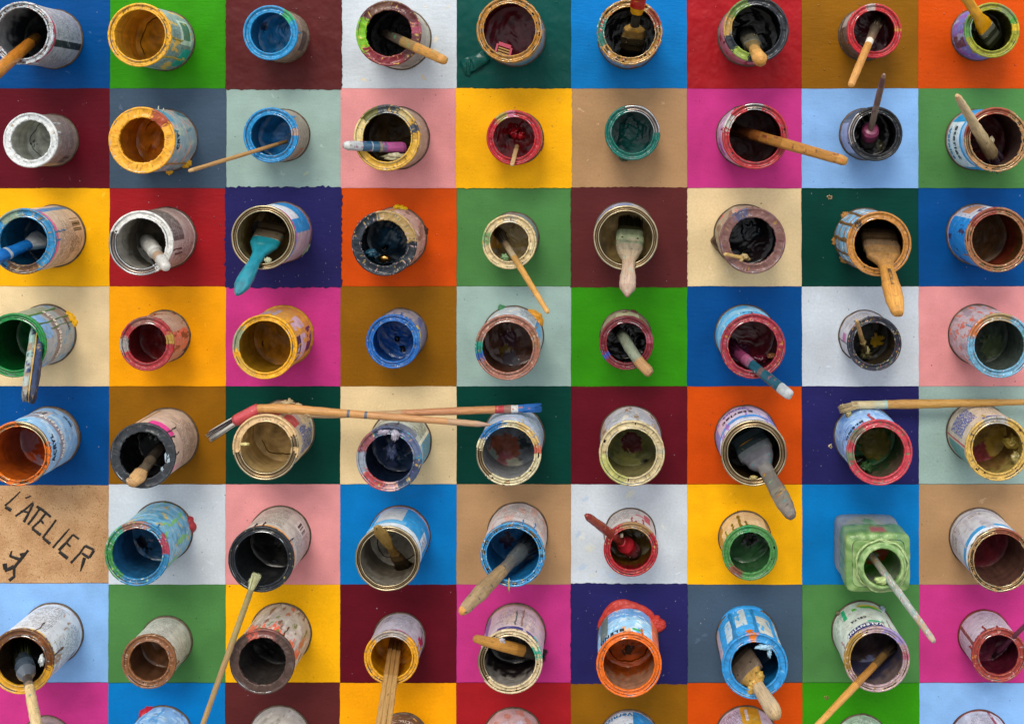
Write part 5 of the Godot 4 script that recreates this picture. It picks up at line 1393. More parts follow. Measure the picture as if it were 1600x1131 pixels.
	for i in 48:
		var a := TAU * i / 48
		for j in 14:
			var q := j / 13.0
			var x := cos(a) * q
			var y := sin(a) * q
			P3.append(Vector3(x * 0.0445, y * 0.0445, 0.009 + 0.002 * noise.get_noise_2d(x * 3.0, y * 3.0)))
			var s := fbm.get_noise_2d(x * 2.0 + 3.0, y * 2.0)
			C3.append(hx("2f8a24") if s < 0.1 else hx("9c4428"))
	part("dried_paint", quads(P3, 48, 14, true, C3, PackedVector2Array(), PackedByteArray(), true), M.wet, t)
	lump("paint_clump", t, Vector3(0.006, -0.024, 0.124), Vector3(0.014, 0.006, 0.006), "b4c884", 4.0)

# ---------------------------------------------------------------- everything that stands in or lies on the cans
func make_brushes() -> void:
	var w1 := "c08a4a"
	# round handles and sticks
	brush({"label": "thick varnished round handle leaning out of the grey can with red band", "a": [66, 50, 14], "b": [-26, 130, "11"], "th": 9.5, "rough": 0.04, "parts": [["handle", [[0, 6, 6, "241a14"], [0.12, 8.5, 8.5, "6a4a24"], [0.25, 9.2, 9.2, "b5742a"], [0.6, 10, 10, "bb7c30"], [0.95, 10.5, 10.5, "bb7c30"], [1, 8, 8, "a06a28"]], "varnish"]], "lumps": [[0.52, 6, 4, 7, 5, 4, "c9bf94"]]})
	brush({"label": "faceted wooden handle with a green streak, tilted out of the black-lined can on white", "a": [594, 49, 12], "b": [694, 94, "14"], "th": 8.0, "rough": 0.05, "stain": ["4f9a74", "8a7a68"], "dirty": 0.12, "parts": [["handle", [[0, 5, 5, "2a221e"], [0.1, 7.5, 7.5, "5a5048"], [0.4, 7.8, 7.8, "8f7448"], [0.62, 7.8, 7.8, "b5843e"], [0.97, 7, 7, "c08c48"], [1, 5.5, 5.5, "a87438"]], "wood", 3.4]]})
	brush({"label": "flat brush with red and yellow handle in the tan and tin rimmed can", "a": [985, 92, 14], "b": [1001, -26, 205], "parts": [["bristles", 0.2, 0.0, 17, 5, 18, 6, ["15110d", "221a12", "0d0a08"]], ["ferrule", [[0.13, 17.5, 6, "4a4438"], [0.17, 18.5, 6.5, "8a7c5c"], [0.22, 18, 6.3, "6f6448"], [0.25, 18.5, 6.5, "8f8262"], [0.33, 18, 6.3, "7c7052"]], "ferrule", 4.0], ["handle", [[0.33, 17.5, 6.5, "b89050"], [0.42, 16, 6, "c49a54"], [0.47, 7, 5, "3c3830"], [0.6, 6.5, 5, "2f2c2a"], [0.64, 9, 6, "e0a018"], [0.72, 11, 7, "b8221a"], [0.85, 11.5, 7, "c2281c"], [1, 8, 6, "e0a018"]], "plastic", 2.6]], "stain": ["e0a018"], "dirty": 0.08})
	brush({"label": "stubby brush with a bare wooden knob in the black can on bright red", "a": [1164, 48, 25], "b": [1190, 97, "17"], "th": 10.0, "rough": 0.08, "parts": [["bristles", 0.15, -0.05, 12, 9, 13, 10, ["141414", "1c1a18"]], ["ferrule", [[0.05, 13, 9, "3a3c3a"], [0.3, 15, 10, "5e5e54"], [0.48, 14, 10, "6a6858"]], "dull", 2.6], ["handle", [[0.46, 13, 9, "7a6a48"], [0.6, 9, 8, "b08a50"], [0.75, 9.5, 9, "c89a58"], [0.9, 11.5, 11, "c4924c"], [0.97, 9, 9, "b8863f"], [1, 4, 4, "9a9088"]], "wood"]]})
	brush({"label": "round brush with orange wooden handle and white band in the red-rimmed can", "a": [1374, 30, 16], "b": [1330, 133, "18"], "th": 5.5, "rough": 0.06, "parts": [["bristles", 0.16, -0.02, 7, 7, 9, 9, ["6a5c4c", "8a7a66", "4a4038"]], ["ferrule", [[0.1, 7.6, 7.6, "7a6a58"], [0.3, 7, 7, "8a7862"], [0.36, 6.2, 6.2, "6a5a44"]], "ferrule"], ["handle", [[0.36, 5.8, 5.8, "d8d4cc"], [0.43, 5.8, 5.8, "b8843e"], [0.8, 5.6, 5.6, "bf8a44"], [0.985, 5, 5, "c4904c"], [1, 3.5, 3.5, "b88444"]], "wood"]]})
	brush({"label": "flat brush with bright yellow plastic handle in the yellow green rimmed can", "a": [1563, 78, 18], "b": [1497, -24, 158], "parts": [["bristles", 0.2, 0.0, 14, 5, 15, 5, ["23200f", "33301a", "171508"]], ["ferrule", [[0.14, 15, 5.5, "4e5a40"], [0.2, 15.5, 6, "9aa090"], [0.24, 15, 5.6, "5a6650"], [0.3, 15.5, 6, "a4a898"], [0.36, 15, 5.8, "6a7460"]], "ferrule", 4.0], ["handle", [[0.36, 15, 6, "d8960f"], [0.44, 13, 6, "e2a010"], [0.52, 8.5, 6, "e2a010"], [0.75, 8, 6, "e2a010"], [0.92, 11, 6.5, "e2a010"], [1, 9, 6, "d8960f"]], "plastic", 2.8]], "rough": 0.03})
	brush({"n": "thin_stick", "cat": "stick", "label": "long thin bare stick lying out of the small beige can with blue lining", "a": [447, 221, 34], "b": [295, 267, "23"], "th": 3.2, "rough": 0.08, "stain": ["8a7048"], "dirty": 0.1, "parts": [["stick", [[0, 3, 3, "8a6a40"], [0.1, 3.2, 3.2, "b08a58"], [0.97, 3.1, 3.1, "c2a070"], [1, 2.4, 2.4, "d0b080"]], "wood"]]})
	brush({"label": "brush with white-tipped blue plastic handle and pink sleeve across the yellow-patched can", "a": [632, 231, 84], "b": [537, 227, "24"], "th": 8.5, "rough": 0.05, "roll": 20, "fdirty": 0.2, "stain": ["9a5a8a", "8a8478", "5a4a5c"], "dirty": 0.2, "parts": [["sleeve", [[0, 8.5, 6, "a8508e"], [0.05, 9.2, 7, "b05898"], [0.28, 8.2, 6.5, "b4559c"], [0.32, 8.5, 7, "8a4a80"]], "dull"], ["handle", [[0.31, 8, 7, "6a5a78"], [0.4, 8.5, 7, "8a7a68"], [0.44, 8.2, 7, "2f5874"], [0.55, 8.2, 7, "9aa0a8"], [0.57, 8.2, 7, "2a5474"], [0.7, 8.2, 7, "2a5474"], [0.72, 8.2, 7, "b4b8ba"], [0.94, 7.5, 6.4, "bcbebc"], [1, 5, 4.5, "b8bab8"]], "plastic"]], "lumps": [[0.34, 2, 5, 4, 5, 3, "9a5a8a"]]})
	brush({"n": "thin_stick", "cat": "stick", "label": "short flat wooden stick dipped in the bright red can on yellow", "a": [809, 224, 30], "b": [800, 258, "25"], "th": 2.8, "parts": [["stick", [[0, 3.4, 2.2, "6a1a20"], [0.12, 3.6, 2.4, "9a7a58"], [0.3, 3.6, 2.4, "b89a70"], [0.97, 3.3, 2.2, "c0a278"], [1, 2, 1.6, "b08a60"]], "wood", 3.0]]})
	brush({"label": "long thick faceted handle with a stained bristle end in the scuffed red-rimmed can", "a": [1146, 202, 14], "b": [1320, 251, "27"], "th": 8.5, "rough": 0.06, "stain": ["7a3a30", "c86a2c", "4a3a34"], "dirty": 0.2, "parts": [["bristles", 0.12, -0.05, 8, 8, 11, 11, ["3a2014", "5a3018", "7a4a20"]], ["ferrule", [[0.08, 9, 9, "6a3a18"], [0.2, 9.5, 9.5, "8a5224"], [0.3, 9, 9, "7a4a22"]], "dull"], ["handle", [[0.29, 8.4, 8.4, "9a6a30"], [0.5, 8.4, 8.4, "ae7c3c"], [0.97, 7.4, 7.4, "bb8a46"], [1, 6, 6, "b07c3c"]], "wood", 3.4]]})
	brush({"label": "upright brush with pink and grey collar in the small black can on powder blue", "a": [1356, 223, 11], "b": [1382, 116, 212], "rough": 0.06, "stain": ["5a3a34", "7a6258"], "dirty": 0.2, "parts": [["ferrule", [[-0.02, 11, 11, "4a4a4c"], [0.03, 13.5, 13.5, "6a686a"], [0.12, 13.5, 13.5, "7a7678"]], "dull"], ["collar", [[0.11, 13.8, 13.8, "a04a74"], [0.13, 14.2, 14.2, "b85a84"], [0.2, 14, 14, "b85a84"], [0.225, 11, 11, "a84c78"], [0.23, 6, 6, "8a4068"]], "plastic"], ["handle", [[0.22, 4.8, 4.8, "8a7c74"], [0.6, 5, 5, "7a6258"], [0.85, 4.6, 4.6, "6a4a48"], [0.97, 3.6, 3.6, "8a7468"], [1, 2, 2, "a08a78"]], "wood"]]})
	brush({"label": "round brush with cream painted handle and lilac bristles in the blue lettered can", "a": [1560, 257, 20], "b": [1496, 149, 214], "rough": 0.07, "stain": ["a89a8c", "9a6a50"], "dirty": 0.12, "parts": [["bristles", 0.17, -0.03, 10, 10, 15, 14, ["7a6a84", "948a9c", "5a4458", "4a2430"]], ["handle", [[0.14, 10, 10, "9a8a74"], [0.18, 11.5, 11.5, "c2ae86"], [0.35, 10.5, 10.5, "c8b690"], [0.6, 8, 8, "c2b08c"], [0.9, 6, 6, "c6b492"], [0.97, 5, 5, "c0a078"], [1, 3, 3, "a8845c"]], "dull"]], "lumps": [[0.28, 11, 0, 4, 8, 4, "d0c4a8"]]})
	brush({"label": "brush with blue and white plastic handle in the blue speckled can on yellow", "a": [66, 372, 40], "b": [-34, 415, "31"], "th": 9.0, "rough": 0.05, "roll": 12, "stain": ["2a6a94", "8aa4b0", "184a70"], "dirty": 0.14, "parts": [["ferrule", [[0.0, 16, 5, "b8bcbc"], [0.08, 17, 6, "cfd0ce"], [0.16, 13, 7, "c8cacb"], [0.24, 9, 7, "c4c8ca"]], "plastic", 3.4], ["handle", [[0.23, 9, 7, "1f74c4"], [0.45, 9, 7, "1f74c4"], [0.56, 10.5, 8, "aab4bc"], [0.6, 10.5, 8, "1f66b0"], [0.9, 10, 7, "1f66b0"], [1, 6, 5, "1f6cc0"]], "plastic", 2.5]]})
	brush({"label": "stubby handle dipped in white paint in the half white, half tin rimmed can", "a": [228, 375, 30], "b": [259, 417, "32"], "th": 8.5, "rough": 0.06, "parts": [["handle", [[0, 10, 10, "b8b4ac"], [0.1, 12, 12, "d0cfca"], [0.45, 11.5, 11.5, "d4d3ce"], [0.5, 9, 9, "c8c4bc"], [0.6, 8.5, 8.5, "b89a80"], [0.74, 8.5, 8.5, "d0cec8"], [0.96, 8, 8, "cfccc6"], [1, 6.5, 6.5, "a08a7a"]], "coat"]]})
	brush({"label": "flat brush with teal handle in the blue, white and pink can on navy", "a": [439, 332, 16], "b": [370, 460, "33"], "th": 6.5, "rough": 0.04, "stain": ["3a8a92", "5aa0a0"], "dirty": 0.08, "fdirty": 0.1, "parts": [["bristles", 0.2, 0.0, 20, 5, 21, 6, ["4a3c1c", "6a5426", "2c2210"]], ["ferrule", [[0.17, 22, 6.5, "6a5c48"], [0.2, 23, 7, "8a7860"], [0.25, 22.4, 6.7, "5a4a3a"], [0.28, 23, 7, "9a8a74"], [0.36, 22.5, 6.8, "7a6650"]], "ferrule", 4.0], ["handle", [[0.36, 23, 7, "1f8494"], [0.42, 22, 7, "23889a"], [0.52, 11, 7, "23889a"], [0.62, 9, 7, "208498"], [0.78, 12, 8, "23889a"], [0.9, 12, 8, "1f8090"], [0.97, 7, 5, "1f7888"], [1, 3, 3, "1f7888"]], "plastic", 2.6], ["hole", 0.9, 6.6, "145a68"]]})
	brush({"label": "thin brush with pale wooden handle in the cream-rimmed can", "a": [781, 366, 14], "b": [856, 488, "35"], "th": 4.2, "rough": 0.07, "stain": ["4a4a60", "6a5a48"], "dirty": 0.08, "parts": [["bristles", 0.12, -0.04, 5, 5, 9, 8, ["5a5044", "8a8070", "3a342c"]], ["ferrule", [[0.08, 5, 5, "8a7a64"], [0.2, 5.4, 5.4, "a89a80"], [0.32, 5, 5, "9a8868"]], "dull"], ["handle", [[0.32, 4.8, 4.8, "b08a50"], [0.45, 5, 5, "c49550"], [0.8, 4.2, 4.2, "cb9c58"], [0.98, 3.7, 3.7, "d0a462"], [1, 2.6, 2.6, "c09050"]], "wood"]]})
	brush({"label": "flat brush with green crusted ferrule and pinkish grey handle in the clean golden-rimmed can", "a": [986, 334, 18], "b": [980, 463, "36"], "th": 7.0, "rough": 0.07, "stain": ["9aa898", "a88a7c"], "dirty": 0.15, "fdirty": 0.15, "parts": [["bristles", 0.24, 0.0, 19, 6, 18, 6, ["1d1a12", "2c2818", "3a3420"]], ["ferrule", [[0.2, 20, 7, "4a4a34"], [0.25, 22, 8, "7f8e74"], [0.32, 22, 8, "8c9a80"], [0.38, 22, 8, "74806c"], [0.42, 22, 8, "8a6a58"]], "dull", 3.6], ["handle", [[0.42, 22, 8, "8c8474"], [0.5, 18, 8, "9a8c78"], [0.58, 10, 8, "a8927c"], [0.66, 10, 8, "b09a88"], [0.8, 12.5, 8.5, "b5a092"], [0.9, 12, 8, "a89284"], [0.98, 4, 4, "9a7c74"], [1, 2, 2, "9a7c74"]], "dull", 2.4], ["hole", 0.84, 7.4, "6a8880"]]})
	brush({"n": "thin_stick", "cat": "stick", "label": "short broken twig with a dried paint knot on the mauve brown rim", "a": [1170, 405, 106], "b": [1132, 397, "37"], "th": 3.4, "rough": 0.2, "parts": [["stick", [[0, 2.6, 2.6, "8a7040"], [0.3, 3.2, 3.2, "b89a60"], [0.96, 2.8, 2.8, "c8ac70"], [1, 2, 2, "d8c088"]], "wood"]], "lumps": [[0.18, 3, 1, 6, 5, 3, "b8a070"], [0.3, -4, 2, 4, 3, 3, "b8a070"], [0.02, 0, 0, 4, 3, 3, "a08a58"]]})
	brush({"label": "wide flat brush with orange wooden handle lettered in black in the blue netted can", "a": [1367, 343, 18], "b": [1404, 490, "38"], "text": ["ARTCOLOR", 0.68, 6.0, 9.8, "2a2018"], "th": 8.0, "rough": 0.05, "stain": ["8a6a48"], "dirty": 0.06, "fdirty": 0.12, "parts": [["bristles", 0.2, 0.0, 26, 7, 26, 8, ["1c120a", "2c1c10", "120b06"]], ["ferrule", [[0.15, 28, 8, "4a3826"], [0.2, 29, 9, "6a543c"], [0.25, 28.5, 8.6, "4f3c28"], [0.28, 29, 9, "75604a"], [0.34, 29, 9, "7d6a52"]], "dull", 4.0], ["handle", [[0.34, 29, 9.5, "8a6c48"], [0.42, 27, 9.5, "9a7444"], [0.49, 13, 9, "a87c44"], [0.55, 11, 9, "b88540"], [0.72, 13.5, 10, "c58f46"], [0.86, 14, 10, "c89448"], [0.97, 10, 8, "c28e46"], [1, 8, 6, "a87a44"]], "wood", 2.6], ["hole", 0.86, 9.3, "8a5c30"]]})
	brush({"label": "thick flat brush with weathered blue grey layered edge in the green-rimmed can", "a": [62, 502, 55], "b": [44, 622, 192], "rough": 0.08, "roll": 58, "stain": ["2a3f6a", "8a7a68", "3a3c44", "5a6478"], "fdirty": 0.2, "dirty": 0.38, "parts": [["core", [[0.02, 17, 1.2, "c8a860"], [0.3, 25.0, 1.4, "c8a860"], [0.6, 21.2, 1.4, "c0a058"], [0.98, 13, 1.3, "b89a58"], [1, 9, 1, "b89a58"]], "wood", 5.0], ["handle", [[0, 14, 4, "5a7a78"], [0.1, 19, 5, "86a8a4"], [0.3, 24, 5.4, "8fb0ac"], [0.6, 20, 5.4, "9aa8a8"], [0.95, 12, 5, "8a8c88"], [1, 8, 3, "6a6c6c"]], "dull", 6.0, -5.6], ["backing", [[0.12, 17, 4, "3a4a64"], [0.3, 22, 5, "2c3f66"], [0.6, 19.5, 5.2, "2a3a5c"], [0.95, 13, 5, "2c3348"], [1.02, 9, 3, "24283a"]], "dull", 6.0, 5.4]]})
	brush({"label": "bent grey handle with sawn wooden end in the dark red-rimmed can on bright green", "path": [[968, 519, 22], [975, 528, 55], [990, 553, 92], [1001, 568, 102], [1017, 584, 112]], "rough": 0.08, "stain": ["6a7a68", "8a7a5c"], "dirty": 0.18, "parts": [["handle", [[0, 7, 7, "3a3c38"], [0.15, 8.5, 8.5, "7d8878"], [0.6, 8.8, 8.8, "7a8474"], [0.74, 8.5, 8.5, "7a8272"], [0.76, 8.5, 8.5, "a88258"], [0.96, 8.5, 7.5, "a8825c"], [1, 6, 5, "b8906a"]], "dull", 2.5]]})
	brush({"label": "brush with dotted teal plastic handle and white tip in the light blue can", "a": [1138, 540, 26], "b": [1234, 617, "47"], "lumps": [[0.72, 0, 6.2, 2.6, 2.6, 1.2, "c8ced2"], [0.81, 0, 6.2, 2.6, 2.6, 1.2, "c8ced2"]], "th": 8.0, "rough": 0.04, "stain": ["8a5a6a", "a8b0b4", "5a4a50"], "dirty": 0.16, "parts": [["bristles", 0.2, -0.05, 8, 7, 16, 13, ["4a1a34", "5a2440", "6a3050"]], ["sleeve", [[0.18, 9, 8, "8a3a6a"], [0.3, 9.5, 8, "b0608c"], [0.38, 9, 8, "b87a9c"]], "dull"], ["handle", [[0.37, 8.5, 7.5, "9a6a84"], [0.42, 7.8, 6.8, "24586a"], [0.56, 7.8, 6.8, "6a5858"], [0.62, 7.8, 6.8, "24586a"], [0.87, 8.2, 6.8, "24586a"], [0.875, 8.4, 6.8, "b4babe"], [0.98, 8, 6.4, "bcc0c4"], [1, 7, 5.5, "b8bcc0"]], "plastic", 3.0]]})
	brush({"n": "thin_stick", "cat": "stick", "label": "thin wooden stick stuck by a paint knot in the flecked dark-rimmed can", "a": [1354, 553, 30], "b": [1339, 500, 120], "rough": 0.1, "stain": ["7a6a40"], "dirty": 0.1, "parts": [["stick", [[0, 3, 3, "6a5a38"], [0.3, 4.2, 4, "a08454"], [0.6, 3.4, 3.4, "b89464"], [0.97, 2.9, 2.9, "c8a878"], [1, 2, 2, "d0b488"]], "wood"]], "lumps": [[0.35, 0, 1, 5, 5, 4, "a08a58"], [0.08, 3, 0, 4, 7, 4, "b0a874"], [0.0, -3, 0, 4, 5, 3, "8a8a5c"]]})
	brush({"label": "dark handle with a ragged beige end in the black-coated beige and pink can", "a": [254, 694, 40], "b": [205, 758, "52"], "th": 7.5, "rough": 0.2, "parts": [["handle", [[0, 6, 6, "1a1a1a"], [0.1, 8.5, 8, "3a342e"], [0.4, 9, 8.5, "5a5044"], [0.66, 9, 8, "6a5c4c"], [0.7, 11, 8, "b89468"], [0.85, 11.5, 8, "bf9a6a"], [0.96, 9, 6, "a88458"], [1, 6, 4, "a88458"]], "dull"]], "lumps": [[0.93, 6, 2, 6, 5, 4, "b8946a"]]})
	brush({"label": "dirty brush with olive flat handle standing in the clean blue and white can", "a": [634, 892, 12], "b": [588, 822, 148], "rough": 0.12, "stain": ["8a7a40", "4a3c24"], "dirty": 0.2, "parts": [["bristles", 0.2, 0.0, 9, 6, 18, 8, ["2c2214", "4a3a20", "1d160c"]], ["ferrule", [[0.12, 11, 6, "3a2c18"], [0.3, 10, 6, "5a4424"], [0.4, 8, 5, "6a5028"]], "dull", 2.6], ["handle", [[0.38, 7, 4.5, "7a5e2c"], [0.55, 6, 4, "8f7338"], [0.7, 9, 4.5, "9a7c40"], [0.88, 9.5, 4.5, "9c8044"], [0.97, 6, 3.5, "947840"], [1, 3, 2, "8a6c38"]], "dull", 2.4]]})
	brush({"label": "brush with thick weathered grey wooden handle in the grey can with blue lining", "a": [834, 842, 20], "b": [720, 957, "65"], "th": 9.0, "rough": 0.06, "stain": ["6a7078", "3a4450", "9a8a74"], "dirty": 0.16, "parts": [["bristles", 0.16, -0.1, 13, 8, 22, 10, ["2a3036", "3c444c", "1c2026"]], ["ferrule", [[0.06, 12, 8, "4a545c"], [0.16, 13, 8.5, "5f686e"], [0.32, 11, 8, "6a6e70"]], "dull", 2.8], ["handle", [[0.31, 10, 8, "6a6a68"], [0.42, 9.5, 8, "7a7064"], [0.46, 10, 8.5, "97805f"], [0.75, 12, 9, "a08a6a"], [0.94, 9, 7, "a08a6c"], [0.98, 7, 6, "c8924c"], [1, 4, 4, "c8924c"]], "wood", 2.4]]})
	brush({"label": "red painted brush with round red collar in the small grey can on white", "a": [992, 862, 10], "b": [916, 805, 150], "rough": 0.09, "stain": ["7a2a26", "c9a090"], "dirty": 0.14, "parts": [["ferrule", [[-0.02, 10, 10, "6a4a50"], [0.06, 14, 14, "8a4a56"], [0.16, 14, 14, "a02a38"]], "dull"], ["collar", [[0.14, 14, 14, "b02430"], [0.2, 14.2, 14.2, "c02c38"], [0.26, 10, 10, "b02832"], [0.3, 8.5, 8.5, "a82630"]], "coat"], ["handle", [[0.29, 6.5, 6.5, "7a2a24"], [0.45, 7.2, 7.2, "8f3c30"], [0.75, 7.2, 7.2, "94402f"], [0.95, 5.8, 5.8, "8a3028"], [1, 3, 3, "7a2822"]], "coat"]], "lumps": [[0.38, 9, 2, 3, 4, 3, "c9b8a0"]]})
	brush({"label": "long straight brush handle spattered pale blue and pink in the green-coated bottle", "a": [1361, 866, 70], "b": [1460, 1002, "68"], "th": 5.5, "rough": 0.07, "stain": ["7aa4a8", "b89aa4", "c8ccc8", "8a7a5c"], "dirty": 0.42, "parts": [["handle", [[0, 5.5, 5.5, "8a8468"], [0.03, 6.2, 6.2, "a89a74"], [0.12, 6, 6, "98a094"], [0.45, 5.8, 5.8, "a0aaa8"], [0.75, 5.2, 5.2, "b09c84"], [0.96, 4.8, 4.8, "b8a894"], [1, 3.4, 3.4, "b8ccc8"]], "dull"]]})
	brush({"label": "round brush with dark bulb and cream spotted handle in the brown and yellow rimmed can", "a": [31, 1005, 30], "b": [59, 1146, "71"], "th": 7.0, "rough": 0.08, "stain": ["2c2c30", "2f8a88", "8a6a3c"], "dirty": 0.1, "parts": [["bristles", 0.24, 0.0, 11, 11, 16, 15, ["20240f", "3a401c", "14140c", "2c2c18"]], ["ferrule", [[0.2, 12, 12, "2c343c"], [0.28, 14.5, 14.5, "3c4650"], [0.36, 14, 14, "4a5058"], [0.42, 7, 7, "3a3c40"]], "wet"], ["handle", [[0.41, 6.2, 6.2, "3c3430"], [0.5, 6.6, 6.6, "7a6a58"], [0.54, 7, 7, "d0b888"], [0.85, 7.4, 7.4, "d2ba8c"], [1, 7, 7, "d2ba8c"]], "dull"]]})
	var gl := ["flat stirring stick resting in the small yellow-lined can, first of a bundle of three", "stirring stick in the middle of the bundle of three in the small yellow-lined can", "thinner stirring stick on the far edge of the bundle in the small yellow-lined can"]
	for i in 3:
		brush({"n": "stirring_stick", "cat": "stick", "label": gl[i], "a": [612.0 + i * 6.5, 998.0 + i * 2.0, 14], "b": [588.0 + i * 8.5, 1150, "74"], "th": 3.6, "rough": 0.1, "stain": ["8a6a3c", "5a4024"], "dirty": 0.1, "parts": [["stick", [[0, 3.2, 2.6, "5a3c18"], [0.12, 3.6, 2.8, "9a7444"], [0.4, 3.9, 3, "b08c58"], [1, 4.2, 3.2, ["c09a62", "b48c54", "c8a470"][i]]], "wood", 3.4]]})
	brush({"label": "brush with orange wooden flat-tipped handle lying across the lilac printed can", "a": [846, 1024, 62], "b": [740, 997, 150], "rough": 0.05, "roll": 25, "parts": [["bristles", 0.12, -0.06, 9, 5, 10, 6, ["1c1814", "2c2620"]], ["ferrule", [[0.05, 9.5, 6, "3a342c"], [0.28, 9, 6, "4c463c"]], "dull", 3.0], ["handle", [[0.27, 9, 6, "a87838"], [0.4, 9.5, 6.5, "b8853e"], [0.65, 8.5, 6, "bd8a42"], [0.85, 7.5, 5.5, "b8863f"], [0.97, 6, 3.5, "a87838"], [1, 3, 2, "9a6c34"]], "wood", 2.6]]})
	brush({"label": "wide flat brush with cream handle and yellow paint knot in the light blue streaked can", "a": [1145, 1012, 36], "b": [1216, 1121, "77"], "th": 8.0, "rough": 0.06, "stain": ["a09a90", "6a5a4c"], "dirty": 0.08, "parts": [["bristles", 0.22, 0.0, 24, 7, 25, 8, ["1a120e", "2a1d16", "3a2a20"]], ["ferrule", [[0.16, 25, 8, "4a3e34"], [0.22, 26, 8.6, "6a5c50"], [0.34, 25.5, 8.5, "7a6c60"], [0.42, 24, 8.5, "8c7c68"]], "dull", 3.8], ["handle", [[0.42, 20, 9, "b8924e"], [0.5, 14, 9, "b88e48"], [0.58, 10.5, 8.5, "b5a184"], [0.75, 12, 9.5, "b8a68a"], [0.9, 12.5, 10, "b5a080"], [0.97, 9.5, 8, "a8906c"], [1, 5, 5, "9a8260"]], "dull"]], "lumps": [[0.5, -12, 4, 7, 8, 5, "c29a44"], [0.53, 11, 4, 8, 7, 5, "c29a44"], [0.5, 0, 8, 9, 6, 4, "c8a250"]]})
	brush({"label": "long thin orange wooden brush handle sloping out of the white and green lettered can", "a": [1393, 1012, 50], "b": [1262, 1150, "78"], "th": 4.8, "rough": 0.06, "stain": ["8a6438"], "dirty": 0.06, "parts": [["bristles", 0.06, -0.04, 6, 6, 9, 8, ["2c2620", "4a4034", "1c1a1a"]], ["ferrule", [[0.0, 6.2, 6, "4a3c28"], [0.1, 6.6, 6.4, "6f5630"], [0.22, 6, 6, "7a5c30"]], "dull"], ["handle", [[0.21, 5.6, 5.6, "a8783a"], [0.45, 5.8, 5.8, "c8944a"], [0.8, 4.8, 4.8, "cfa056"], [1, 4.2, 4.2, "d0a45c"]], "wood"]]})
	brush({"n": "thin_stick", "cat": "stick", "label": "thin maroon stained stick in the small dull red-rimmed can", "a": [1553, 1026, 20], "b": [1612, 968, 128], "rough": 0.08, "parts": [["stick", [[0, 3, 3, "2c1420"], [0.15, 4, 4, "5a2c44"], [0.6, 3.8, 3.8, "6f3c50"], [1, 3, 3, "7a4a58"]], "dull"]]})
	brush({"label": "wide grey paint-caked flat brush with spotted handle in the lilac and blue lettered can", "a": [1156, 660, 18], "b": [1238, 808, "57"], "th": 7.5, "rough": 0.06, "stain": ["3a8088", "a05a30", "b0882c", "4a3c34", "8a8478"], "dirty": 0.2, "fdirty": 0.06, "parts": [["bristles", 0.16, 0.0, 27, 7, 27, 8, ["1d2420", "2a3230", "171a18"]], ["ferrule", [[0.1, 28, 8, "2c3a3c"], [0.16, 29, 9, "46545a"], [0.22, 28.5, 8.6, "2f3c40"], [0.3, 29, 9, "5c6268"], [0.36, 28, 9, "6a6a70"]], "coat", 3.6], ["handle", [[0.36, 27, 9.5, "62626a"], [0.43, 22, 9.5, "6c6a70"], [0.5, 12, 9, "76726e"], [0.58, 10.5, 8.5, "6e6860"], [0.75, 13, 9, "7c7466"], [0.88, 12.5, 8.5, "7a7066"], [0.97, 9, 7, "6e6862"], [1, 6, 5, "5a524c"]], "coat", 2.6], ["hole", 0.84, 7.8, "4a3826"]]})
	# long brushes lying along the tops of the fifth row
	brush({"label": "long brush with red ferrule bent down, lying over the cream can", "path": [[326, 684, 104], [358, 662, 106], [382, 650, 107], [404, 638, 107], [440, 638, 107], [768, 664, 113]], "rough": 0.06, "stain": ["b8945c", "a8745c"], "dirty": 0.08, "parts": [["bristles", 0.115, 0.0, 7, 7, 8, 7, ["3a2c2c", "b8b4ac", "5a4a44", "c8c6c0", "2a2022"]], ["ferrule", [[0.105, 8, 8, "a83a40"], [0.115, 9.5, 9.5, "c04a50"], [0.18, 9.5, 9.5, "c24c52"], [0.198, 8.5, 8.5, "b04048"]], "coat"], ["handle", [[0.195, 7, 7, "b8864e"], [0.22, 6.6, 6.6, "c29156"], [0.3, 7.6, 7.6, "c2925a"], [0.36, 7, 7, "c09058"], [0.5, 6, 6, "bd8c58"], [0.505, 6, 6, "5a6470"], [0.515, 6, 6, "bd8c58"], [0.565, 6, 6, "5a6470"], [0.575, 5.8, 5.8, "bb8c60"], [0.85, 5, 5, "b09074"], [0.95, 4.8, 4.8, "ad9080"], [1, 1.5, 1.5, "9a7c70"]], "wood"]], "lumps": [[0.31, 4, 2, 6, 4, 4, "c2a878"], [0.37, 4, 2, 5, 4, 3, "c8b088"]]})
	brush({"label": "long brush with blue crusted head lying over the crusted purple-rimmed can", "path": [[846, 637, 60], [800, 639, 62], [480, 651, 78]], "rough": 0.06, "stain": ["b06a58", "c08a5c"], "dirty": 0.12, "fdirty": 0.2, "parts": [["bristles", 0.07, 0.0, 6, 6, 7, 7, ["1f5fa8", "2a6ab4", "1a4f90"]], ["ferrule", [[0.03, 6.5, 6.5, "1f62ac"], [0.08, 6.5, 6.5, "2a6cb4"], [0.1, 6.2, 6.2, "c8ccd0"], [0.13, 6.4, 6.4, "8a6a60"], [0.16, 6.2, 6.2, "a83c44"], [0.2, 6, 6, "a84448"]], "dull"], ["handle", [[0.195, 6, 6, "b88458"], [0.35, 6.2, 6.2, "b5805c"], [0.6, 5, 5, "ae9270"], [0.9, 4, 4, "a89072"], [1, 2, 2, "a08868"]], "wood"]]})
